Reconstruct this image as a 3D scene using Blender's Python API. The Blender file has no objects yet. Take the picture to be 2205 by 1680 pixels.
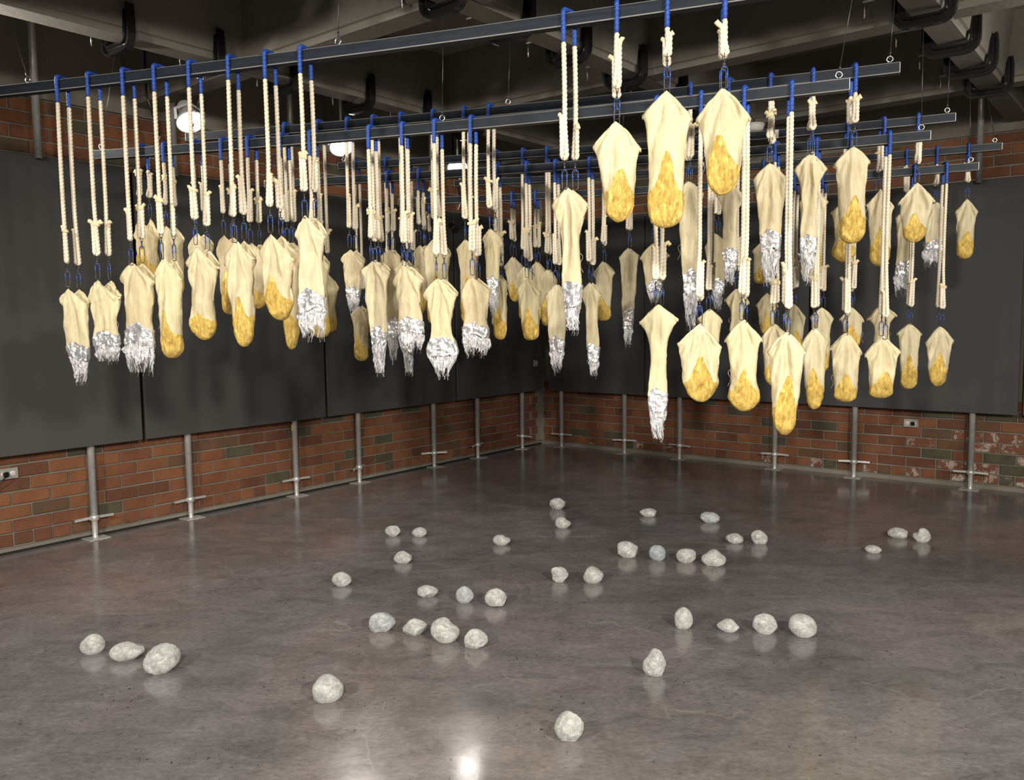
import bpy, math, random
import numpy as np
from mathutils import Vector, Matrix, noise
random.seed(7)
rng = np.random.default_rng(7)
SC = bpy.context.scene
COL = SC.collection
PI = math.pi

# ------------------------------------------------------------------ room frame
# camera stands at the origin, looking along +Y.  The room is turned: N1 points to
# the left wall, N2 to the right wall.
TH = 0.67214
N1 = Vector((-math.cos(TH), math.sin(TH), 0))
N2 = Vector((math.sin(TH), math.cos(TH), 0))
def RM(a, b, z=0.0):
    return N1*a + N2*b + Vector((0, 0, z))
ROOM_Z = math.atan2(-N1.y, -N1.x)        # local x = -N1 (along the right wall), local y = N2
TB = math.radians(18.67)
BN = Vector((math.sin(TB), math.cos(TB), 0))
BD = Vector((math.cos(TB), -math.sin(TB), 0))

# ------------------------------------------------------------------ camera
FPX, PITCH, ROLL = 1803.03, 0.08482, -0.01208
cam_d = bpy.data.cameras.new('camera')
cam = bpy.data.objects.new('camera', cam_d)
COL.objects.link(cam)
fw = Vector((0, math.cos(PITCH), -math.sin(PITCH)))
rt = Vector((1, 0, 0)); up = rt.cross(fw)
r2 = rt*math.cos(ROLL) + up*math.sin(ROLL)
u2 = -rt*math.sin(ROLL) + up*math.cos(ROLL)
m = Matrix((r2, u2, -fw)).transposed().to_4x4()
m.translation = Vector((0, 0, 1.5))
cam.matrix_world = m
cam_d.sensor_width = 36
cam_d.lens = FPX/2205*36
cam_d.clip_start = 0.05
SC.camera = cam

# ------------------------------------------------------------------ world, exposure, lights
w = bpy.data.worlds.new('world'); SC.world = w
w.use_nodes = True
bg = w.node_tree.nodes['Background']
bg.inputs[0].default_value = (1.0, 0.93, 0.84, 1)
bg.inputs[1].default_value = 0.032
SC.view_settings.view_transform = 'Standard'
SC.view_settings.look = 'None'
SC.view_settings.gamma = 1
SC.view_settings.use_curve_mapping = False
SC.view_settings.exposure = 0.56
WARM = (1.0, 0.935, 0.85)
# flood lamps: position, aim, watts, cone (deg).  The first four are the ones along the left
# wall (three in the picture), the others hang behind and beside the camera.
LAMPS = [
    (RM(5.3, 1.65, 2.86), Vector((0.3, 3.2, 0.9)), 8, 165),
    (RM(5.3, 3.20, 2.86), Vector((0.8, 2.6, -3.0)), 5, 140),
    (RM(5.3, 4.51, 2.89), Vector((0.6, 2.6, -3.0)), 4, 140),
    (RM(5.3, 5.89, 2.90), Vector((0.1, 1.0, -3.0)), .8, 125),
    (Vector((-2.9, -0.6, 2.86)), Vector((-1.6, 3.0, 0.25)), 62, 98),
    (Vector((-0.2, -1.5, 2.86)), Vector((0.1, 2.8, 0.0)), 78, 98),
    (Vector((2.4, -0.9, 2.86)), Vector((1.4, 3.3, 0.1)), 76, 98),
    (Vector((4.3, 1.8, 2.86)), Vector((1.6, 5.2, 0.4)), 14, 100),
    (RM(-.25, 5.0, 2.78), RM(1.2, 6.0, 3.30), 5, 120),
]

# ------------------------------------------------------------------ materials
def mat(name, base=(.5, .5, .5), rough=.5, metal=0.0, spec=.5):
    mt = bpy.data.materials.new(name); mt.use_nodes = True
    nt = mt.node_tree; b = nt.nodes['Principled BSDF']
    b.inputs['Base Color'].default_value = (*base, 1)
    b.inputs['Roughness'].default_value = rough
    b.inputs['Metallic'].default_value = metal
    b.inputs['Specular IOR Level'].default_value = spec
    return mt, nt, b
def node(nt, kind, **kw):
    n = nt.nodes.new(kind)
    for k, v in kw.items():
        if k in n.inputs: n.inputs[k].default_value = v
        else: setattr(n, k, v)
    return n
def noise_tex(nt, vec, scale, detail=4, rough=.5, dist=0.0):
    n = node(nt, 'ShaderNodeTexNoise'); n.inputs['Scale'].default_value = scale
    n.inputs['Detail'].default_value = detail; n.inputs['Roughness'].default_value = rough
    n.inputs['Distortion'].default_value = dist
    nt.links.new(vec, n.inputs['Vector']); return n.outputs['Fac']
def ramp(nt, fac, stops):
    r = nt.nodes.new('ShaderNodeValToRGB'); e = r.color_ramp.elements
    while len(e) < len(stops): e.new(.5)
    for i, (p, c) in enumerate(stops):
        e[i].position = p
        e[i].color = (*c, 1) if not isinstance(c, (int, float)) else (c, c, c, 1)
    nt.links.new(fac, r.inputs[0]); return r.outputs[0]
def mix(nt, fac, a, b, mode='MIX'):
    n = nt.nodes.new('ShaderNodeMix'); n.data_type = 'RGBA'; n.blend_type = mode
    def put(s, v):
        if isinstance(v, (int, float)): s.default_value = v
        elif isinstance(v, tuple): s.default_value = (*v, 1)
        else: nt.links.new(v, s)
    put(n.inputs[0], fac); put(n.inputs[6], a); put(n.inputs[7], b)
    return n.outputs[2]
def bump(nt, b, h, strength=.3, dist=.01):
    n = nt.nodes.new('ShaderNodeBump'); n.inputs['Strength'].default_value = strength
    n.inputs['Distance'].default_value = dist
    nt.links.new(h, n.inputs['Height']); nt.links.new(n.outputs[0], b.inputs['Normal'])
def wpos(nt, scale=None):
    g = nt.nodes.new('ShaderNodeNewGeometry').outputs['Position']
    if scale:
        mp = nt.nodes.new('ShaderNodeMapping'); mp.inputs['Scale'].default_value = scale
        nt.links.new(g, mp.inputs[0]); return mp.outputs[0]
    return g
def opos(nt, scale=None):
    g = nt.nodes.new('ShaderNodeTexCoord').outputs['Object']
    if scale:
        mp = nt.nodes.new('ShaderNodeMapping'); mp.inputs['Scale'].default_value = scale
        nt.links.new(g, mp.inputs[0]); return mp.outputs[0]
    return g
L = lambda nt, a, b: nt.links.new(a, b)

M = {}
def concrete(name, lo, hi, rough=.85):
    mt, nt, b = mat(name, hi, rough)
    p = wpos(nt)
    c = ramp(nt, noise_tex(nt, p, 1.3, 8, .6), [(.3, lo), (.7, hi)])
    sp = ramp(nt, noise_tex(nt, p, 38, 3, .6), [(.62, 1.0), (.75, .72)])
    L(nt, mix(nt, 1.0, c, sp, 'MULTIPLY'), b.inputs['Base Color'])
    bump(nt, b, noise_tex(nt, p, 22, 6, .65), .35, .01)
    M[name] = mt
concrete('ceiling_concrete', (.145, .132, .105), (.195, .178, .146))
concrete('rib_concrete', (.10, .092, .075), (.165, .152, .125))
concrete('mortar', (.13, .118, .092), (.22, .20, .16))
concrete('plaster', (.10, .095, .085), (.12, .115, .105))

# polished floor
mt, nt, b = mat('polished_floor', (.05, .048, .046), .16, 0, .95)
p = wpos(nt)
big = noise_tex(nt, p, .75, 7, .62, .6)
c = ramp(nt, big, [(.30, (.094, .088, .086)), (.46, (.134, .124, .121)), (.58, (.156, .141, .142)), (.72, (.186, .168, .158))])
tint = ramp(nt, noise_tex(nt, p, .55, 4, .6, .8), [(.40, (.82, .86, .90)), (.55, (.98, .95, .96)), (.7, (1.10, .96, .92))])
c = mix(nt, 1.0, c, tint, 'MULTIPLY')
fine = ramp(nt, noise_tex(nt, wpos(nt, (34, 60, 1)), 1.0, 8, .80, .4), [(.30, .45), (.44, .86), (.56, 1.06), (.70, 1.45)])
mid = ramp(nt, noise_tex(nt, wpos(nt, (4.2, 7.5, 1)), 1.0, 6, .66, .9), [(.30, .72), (.5, 1.0), (.70, 1.26)])
c = mix(nt, 1.0, c, mid, 'MULTIPLY')
c = mix(nt, 1.0, c, fine, 'MULTIPLY')
pits = ramp(nt, noise_tex(nt, wpos(nt, (70, 34, 1)), 1.0, 2, .5), [(.665, 0.0), (.70, 1.0)])
clus = ramp(nt, noise_tex(nt, p, 2.6, 4, .6), [(.47, 0.0), (.62, 1.0)])
pm = nt.nodes.new('ShaderNodeMath'); pm.operation = 'MULTIPLY'; L(nt, pits, pm.inputs[0]); L(nt, clus, pm.inputs[1])
c = mix(nt, pm.outputs[0], c, (.016, .014, .013))
# hairline pale cracks and scuffs
v = nt.nodes.new('ShaderNodeTexVoronoi'); v.feature = 'DISTANCE_TO_EDGE'; v.inputs['Scale'].default_value = 1.7
wn = nt.nodes.new('ShaderNodeTexNoise'); wn.inputs['Scale'].default_value = 2.2; wn.inputs['Detail'].default_value = 7; L(nt, p, wn.inputs['Vector'])
L(nt, mix(nt, .32, p, wn.outputs['Color']), v.inputs['Vector'])
cr = ramp(nt, v.outputs['Distance'], [(0.0, 1.0), (.006, 0.0)])
cm = ramp(nt, noise_tex(nt, p, 1.4, 3), [(.50, 0.0), (.62, .55)])
cmm = nt.nodes.new('ShaderNodeMath'); cmm.operation = 'MULTIPLY'; L(nt, cr, cmm.inputs[0]); L(nt, cm, cmm.inputs[1])
c = mix(nt, cmm.outputs[0], c, (.30, .27, .24))
L(nt, c, b.inputs['Base Color'])
L(nt, ramp(nt, noise_tex(nt, p, 3.2, 7, .7), [(.3, .12), (.7, .24)]), b.inputs['Roughness'])
bump(nt, b, noise_tex(nt, p, 2.6, 5, .55), .16, .012)
M['floor'] = mt

def brick_mat(name, c1, c2, chalk=0.0):
    mt, nt, b = mat(name, c1, .85)
    p = wpos(nt)
    c = ramp(nt, noise_tex(nt, p, 7, 6, .6), [(.32, c1), (.66, c2)])
    c = mix(nt, 1.0, c, ramp(nt, noise_tex(nt, p, 120, 3, .7), [(.3, .75), (.6, 1.1)]), 'MULTIPLY')
    if chalk:
        k = ramp(nt, noise_tex(nt, p, 13, 9, .75, .6), [(.50, 0.0), (.60, chalk)])
        c = mix(nt, k, c, (.42, .36, .31))
    L(nt, c, b.inputs['Base Color'])
    bump(nt, b, noise_tex(nt, p, 60, 5, .7), .5, .004)
    M[name] = mt
brick_mat('brick_red', (0.119, 0.041, 0.017), (0.172, 0.064, 0.026))
brick_mat('brick_dark', (0.084, 0.031, 0.014), (0.123, 0.045, 0.020))
brick_mat('brick_orange', (0.145, 0.055, 0.020), (0.198, 0.079, 0.030))
brick_mat('brick_grey', (0.048, 0.045, 0.026), (0.075, 0.066, 0.036))
brick_mat('brick_mixed', (0.062, 0.048, 0.026), (0.132, 0.050, 0.021))
brick_mat('brick_chalky', (0.119, 0.043, 0.020), (0.158, 0.058, 0.027), .9)
brick_mat('brick_chalky_grey', (0.048, 0.045, 0.026), (0.070, 0.062, 0.036), .6)

mt, nt, b = mat('panel_charcoal', (.045, .045, .044), .62, 0, .3)
bump(nt, b, noise_tex(nt, wpos(nt), 90, 4), .08, .003)
L(nt, ramp(nt, noise_tex(nt, wpos(nt), 1.1, 5), [(.3, (.044, .044, .043)), (.7, (.056, .056, .054))]), b.inputs['Base Color'])
M['panel'] = mt
mt, nt, b = mat('black_gap', (.004, .004, .004), .8); M['black'] = mt

mt, nt, b = mat('bar_steel', (.02, .024, .03), .5, .0, .07)
p = opos(nt, (1.5, 30, 30))
L(nt, ramp(nt, noise_tex(nt, p, 3, 6, .7), [(.3, (.012, .015, .020)), (.65, (.022, .028, .035)), (.8, (.05, .056, .063))]), b.inputs['Base Color'])
L(nt, ramp(nt, noise_tex(nt, p, 6, 5, .6), [(.3, .30), (.7, .48)]), b.inputs['Roughness'])
M['bar'] = mt
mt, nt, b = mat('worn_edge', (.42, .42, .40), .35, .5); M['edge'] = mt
mt, nt, b = mat('galvanised', (.52, .53, .51), .38, .5)
L(nt, ramp(nt, noise_tex(nt, opos(nt), 26, 5, .6), [(.3, (.42, .43, .42)), (.7, (.60, .60, .57))]), b.inputs['Base Color'])
M['galv'] = mt
mt, nt, b = mat('bright_metal', (.8, .8, .78), .22, 1.0); M['chrome'] = mt
mt, nt, b = mat('dark_wire', (.05, .048, .05), .35, .6); M['wire'] = mt
mt, nt, b = mat('clamp_black', (.006, .006, .006), .22, .0, .6)
bump(nt, b, noise_tex(nt, opos(nt), 40, 3), .1, .002); M['clamp'] = mt

mt, nt, b = mat('rope_cotton', (.76, .69, .55), .85)
p = opos(nt)
L(nt, ramp(nt, noise_tex(nt, p, 9, 5, .6), [(.3, (.55, .48, .355)), (.7, (.70, .64, .515))]), b.inputs['Base Color'])
bump(nt, b, noise_tex(nt, opos(nt, (260, 260, 90)), 1, 3), .4, .002)
M['rope'] = mt
mt, nt, b = mat('rope_tie', (.70, .58, .35), .85)
bump(nt, b, noise_tex(nt, opos(nt), 160, 3), .5, .002); M['tie'] = mt
mt, nt, b = mat('rope_blue', (.010, .045, .27), .6)
L(nt, ramp(nt, noise_tex(nt, opos(nt), 30, 4, .6), [(.3, (.008, .035, .20)), (.7, (.016, .075, .36))]), b.inputs['Base Color'])
bump(nt, b, noise_tex(nt, opos(nt), 200, 3), .4, .002); M['blue'] = mt
mt, nt, b = mat('link_blue', (.03, .08, .30), .35, .2); M['linkblue'] = mt

# muslin: diffuse cloth that lets some light through
def cloth(name, c1, c2, trans=.25):
    mt, nt, b = mat(name, c1, .9, 0, .15)
    p = opos(nt)
    inf = nt.nodes.new('ShaderNodeObjectInfo')
    c = ramp(nt, noise_tex(nt, p, 9, 6, .65), [(.28, c1), (.7, c2)])
    ve = noise_tex(nt, opos(nt, (60, 60, 4)), 1.0, 4, .6)
    c = mix(nt, 1.0, c, ramp(nt, ve, [(.3, .80), (.7, 1.06)]), 'MULTIPLY')  # fold shading painted into the cloth colour as vertical streaks
    hv = ramp(nt, inf.outputs['Random'], [(0.0, (.90, .86, .80)), (.5, (1, 1, 1)), (1.0, (1.0, 1.0, .93))])
    c = mix(nt, 1.0, c, hv, 'MULTIPLY')
    L(nt, c, b.inputs['Base Color'])
    wr = noise_tex(nt, opos(nt, (38, 38, 22)), 1.0, 6, .62, .8)
    bump(nt, b, wr, .55, .008)
    tr = nt.nodes.new('ShaderNodeBsdfTranslucent'); L(nt, c, tr.inputs[0])
    ms = nt.nodes.new('ShaderNodeMixShader'); ms.inputs[0].default_value = trans
    out = nt.nodes['Material Output']
    L(nt, b.outputs[0], ms.inputs[1]); L(nt, tr.outputs[0], ms.inputs[2]); L(nt, ms.outputs[0], out.inputs[0])
    M[name] = mt
cloth('muslin', (.66, .575, .375), (.82, .745, .52))
mt, nt, b = mat('gold_leaf', (.72, .46, .10), .34, .6)
p = opos(nt)
L(nt, ramp(nt, noise_tex(nt, opos(nt, (75, 75, 26)), 1.0, 8, .75, .5), [(.30, (.40, .25, .05)), (.46, (.66, .44, .10)), (.60, (.92, .68, .19)), (.74, (1.0, .92, .52))]), b.inputs['Base Color'])
L(nt, ramp(nt, noise_tex(nt, p, 60, 5, .7), [(.3, .22), (.7, .50)]), b.inputs['Roughness'])
thin = ramp(nt, noise_tex(nt, opos(nt, (16, 16, 10)), 1.0, 8, .75, .6), [(.56, 0.0), (.66, .75)])
gc = b.inputs['Base Color'].links[0].from_socket
L(nt, mix(nt, thin, gc, (.70, .58, .30)), b.inputs['Base Color'])
L(nt, ramp(nt, thin, [(0.0, .6), (.8, .1)]), b.inputs['Metallic'])
bump(nt, b, noise_tex(nt, opos(nt, (62, 62, 20)), 1.0, 8, .78, .9), .9, .010)
M['gold'] = mt
mt, nt, b = mat('silver_foil', (.86, .86, .87), .30, .75)
v = nt.nodes.new('ShaderNodeTexVoronoi'); v.inputs['Scale'].default_value = 34; L(nt, opos(nt), v.inputs['Vector'])
L(nt, ramp(nt, noise_tex(nt, opos(nt), 30, 5, .6), [(.3, (.62, .63, .65)), (.7, (.93, .93, .93))]), b.inputs['Base Color'])
bump(nt, b, v.outputs['Distance'], .9, .010)
M['foil'] = mt
def gauze(name, lo, hi, holes=True):
    mt, nt, b = mat(name, (.72, .72, .73), .8, 0, .3)
    L(nt, ramp(nt, noise_tex(nt, opos(nt, (120, 120, 16)), 1.0, 5, .7), [(.3, (.34, .34, .36)), (.65, (.72, .72, .72))]), b.inputs['Base Color'])
    if holes:
        L(nt, ramp(nt, noise_tex(nt, opos(nt, (170, 170, 20)), 1.0, 5, .75), [(lo, 0.0), (hi, 1.0)]), b.inputs['Alpha'])
    M[name] = mt
gauze('gauze', .40, .52)
gauze('threads', 0, 0, False)

mt, nt, b = mat('stone_silver', (.5, .5, .48), .48, .2, .5)
p = opos(nt)
inf = nt.nodes.new('ShaderNodeObjectInfo')
c = ramp(nt, noise_tex(nt, p, 26, 10, .78, 1.2), [(.30, (.16, .16, .16)), (.41, (.42, .42, .41)), (.52, (.62, .62, .60)), (.66, (.88, .88, .85))])
c = mix(nt, 1.0, c, ramp(nt, inf.outputs['Alpha'], [(0.0, (.74, .80, .90)), (1.0, (1, 1, .97))]), 'MULTIPLY')
L(nt, c, b.inputs['Base Color'])
bump(nt, b, noise_tex(nt, p, 38, 10, .78, 1.0), 1.0, .016)
M['stone'] = mt
mt, nt, b = mat('lamp_housing', (.55, .54, .52), .4, .2); M['lampbody'] = mt
mt, nt, b = mat('lamp_glow', (1, 1, 1), .3)
b.inputs['Emission Color'].default_value = (1.0, .95, .86, 1); b.inputs['Emission Strength'].default_value = 6
M['glow'] = mt
mt, nt, b = mat('white_plastic', (.62, .61, .57), .4); M['white'] = mt
mt, nt, b = mat('plate_steel', (.42, .40, .37), .4, .6); M['plate'] = mt
mt, nt, b = mat('sticker_yellow', (.62, .55, .05), .5); M['yellow'] = mt
mt, nt, b = mat('panel_door_grey', (.30, .30, .29), .6); M['grey'] = mt

# ------------------------------------------------------------------ mesh helpers
class MB:
    def __init__(s): s.v = []; s.f = []
    def add(s, V, F):
        o = len(s.v); s.v.extend([tuple(x) for x in V]); s.f.extend([tuple(i+o for i in f) for f in F]); return s
    def box(s, lo, hi, mtx=None):
        x0, y0, z0 = lo; x1, y1, z1 = hi
        V = [(x0,y0,z0),(x1,y0,z0),(x1,y1,z0),(x0,y1,z0),(x0,y0,z1),(x1,y0,z1),(x1,y1,z1),(x0,y1,z1)]
        if mtx: V = [mtx @ Vector(p) for p in V]
        return s.add(V, [(0,3,2,1),(4,5,6,7),(0,1,5,4),(1,2,6,5),(2,3,7,6),(3,0,4,7)])
    def cbox(s, lo, hi, c, mtx=None):
        # box with chamfered edges (24 verts)
        V = []; idx = {}
        ax = [(lo[i], hi[i]) for i in range(3)]
        for sx in (0, 1):
            for sy in (0, 1):
                for sz in (0, 1):
                    q = [ax[0][sx], ax[1][sy], ax[2][sz]]
                    d = [c if k == 0 else -c for k in (sx, sy, sz)]
                    for k in range(3):
                        p = [q[i] + (d[i] if i != k else 0) for i in range(3)]
                        idx[(sx, sy, sz, k)] = len(V); V.append(p)
        F = []
        g = lambda a, b, cc, k: idx[(a, b, cc, k)]
        F += [(g(0,0,0,0), g(0,0,1,0), g(0,1,1,0), g(0,1,0,0)), (g(1,0,0,0), g(1,1,0,0), g(1,1,1,0), g(1,0,1,0))]
        F += [(g(0,0,0,1), g(1,0,0,1), g(1,0,1,1), g(0,0,1,1)), (g(0,1,0,1), g(0,1,1,1), g(1,1,1,1), g(1,1,0,1))]
        F += [(g(0,0,0,2), g(0,1,0,2), g(1,1,0,2), g(1,0,0,2)), (g(0,0,1,2), g(1,0,1,2), g(1,1,1,2), g(0,1,1,2))]
        for a in (0, 1):
            for b_ in (0, 1):
                F.append((g(0,a,b_,1), g(1,a,b_,1), g(1,a,b_,2), g(0,a,b_,2)))
                F.append((g(a,0,b_,0), g(a,1,b_,0), g(a,1,b_,2), g(a,0,b_,2)))
                F.append((g(a,b_,0,0), g(a,b_,1,0), g(a,b_,1,1), g(a,b_,0,1)))
        for a in (0, 1):
            for b_ in (0, 1):
                for cc in (0, 1): F.append((g(a,b_,cc,0), g(a,b_,cc,1), g(a,b_,cc,2)))
        if mtx: V = [mtx @ Vector(p) for p in V]
        return s.add(V, F)
    def sweep(s, pts, prof, closed=False, caps=True, upv=None):
        """sweep a 2D profile [(a,b)] or radius along a polyline"""
        P = [Vector(p) for p in pts]; n = len(P)
        if isinstance(prof, tuple) and prof[0] == 'r':
            _, r, k = prof; prof = [(r*math.cos(2*PI*i/k), r*math.sin(2*PI*i/k)) for i in range(k)]
        k = len(prof); V = []; F = []
        T = []
        for i in range(n):
            a = P[i-1] if (i > 0 or closed) else P[i]; b_ = P[(i+1) % n] if (i < n-1 or closed) else P[i]
            T.append((b_-a).normalized())
        u = Vector(upv) if upv else (Vector((0, 0, 1)) if abs(T[0].z) < .9 else Vector((1, 0, 0)))
        for i in range(n):
            t = T[i]
            x = u.cross(t)
            if x.length < 1e-5: x = Vector((1, 0, 0)).cross(t)
            x.normalize(); y = t.cross(x)
            if not upv: u = y
            sc = 1.0
            if 0 < i < n-1 or closed:
                a = (P[i]-P[i-1]).normalized(); b_ = (P[(i+1) % n]-P[i]).normalized()
                cs = max(.35, math.sqrt(max(0, (1+a.dot(b_))/2)))
            for (pa, pb) in prof: V.append(P[i]+x*pa+y*pb)
        for i in range(n if closed else n-1):
            j = (i+1) % n
            for q in range(k):
                q2 = (q+1) % k; F.append((i*k+q, i*k+q2, j*k+q2, j*k+q))
        if caps and not closed:
            F.append(tuple(range(k-1, -1, -1))); F.append(tuple((n-1)*k+q for q in range(k)))
        return s.add(V, F)
    def lathe(s, prof, c=(0, 0, 0), k=20, mtx=None, caps=True):
        n = len(prof); V = []; F = []
        for (r, z) in prof:
            for q in range(k):
                a = 2*PI*q/k; V.append(Vector((c[0]+r*math.cos(a), c[1]+r*math.sin(a), c[2]+z)))
        for i in range(n-1):
            for q in range(k):
                q2 = (q+1) % k; F.append((i*k+q, i*k+q2, (i+1)*k+q2, (i+1)*k+q))
        if caps:
            F.append(tuple(range(k-1, -1, -1))); F.append(tuple((n-1)*k+q for q in range(k)))
        if mtx: V = [mtx @ p for p in V]
        return s.add(V, F)
    def mesh(s, name, material, smooth=False):
        me = bpy.data.meshes.new(name)
        me.from_pydata([tuple(v) for v in s.v], [], s.f)
        me.validate(); me.update()
        if smooth:
            me.polygons.foreach_set('use_smooth', [True]*len(me.polygons))
        me.materials.append(material); return me
def link(name, me, parent=None, loc=(0, 0, 0), rotz=0.0):
    o = bpy.data.objects.new(name, me); COL.objects.link(o)
    if parent: o.parent = parent
    o.location = loc; o.rotation_euler = (0, 0, rotz)
    return o
def part(name, mb, material, parent=None, smooth=False, **kw):
    return link(name, mb.mesh(name, material, smooth), parent, **kw)
def tag(o, label=None, cat=None, group=None, kind=None):
    if label: o['label'] = label
    if cat: o['category'] = cat
    if group: o['group'] = group
    if kind: o['kind'] = kind
    return o
def thing(name, label, cat, loc=(0, 0, 0), rotz=0.0, group=None):
    o = bpy.data.objects.new(name, None); COL.objects.link(o)
    o.empty_display_size = .05
    o.location = loc; o.rotation_euler = (0, 0, rotz)
    return tag(o, label, cat, group)
def copy_tree(o, parent=None):
    c = o.copy(); COL.objects.link(c)
    if parent: c.parent = parent
    for ch in list(o.children): copy_tree(ch, c)
    return c
def grid_obj(name, V, material, parent, close_u=True, smooth=True):
    """V: (rows, cols, 3) numpy grid"""
    n, k, _ = V.shape
    me = bpy.data.meshes.new(name)
    kk = k if close_u else k-1
    i = np.arange(n-1)[:, None]; q = np.arange(kk)[None, :]; q2 = (q+1) % k
    F = np.stack([i*k+q, i*k+q2, (i+1)*k+q2, (i+1)*k+q], -1).reshape(-1, 4)
    me.vertices.add(n*k); me.vertices.foreach_set('co', V.reshape(-1).astype(np.float32))
    me.loops.add(F.size); me.loops.foreach_set('vertex_index', F.reshape(-1).astype(np.int32))
    me.polygons.add(len(F)); me.polygons.foreach_set('loop_start', np.arange(0, F.size, 4, dtype=np.int32))
    me.polygons.foreach_set('use_smooth', np.full(len(F), smooth))
    me.update(calc_edges=True); me.validate()
    me.materials.append(material)
    return link(name, me, parent)
ORD = ['', 'first', 'second', 'third', 'fourth', 'fifth', 'sixth', 'seventh', 'eighth', 'ninth', 'tenth',
       'eleventh', 'twelfth', 'thirteenth', 'fourteenth', 'fifteenth', 'sixteenth']

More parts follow.
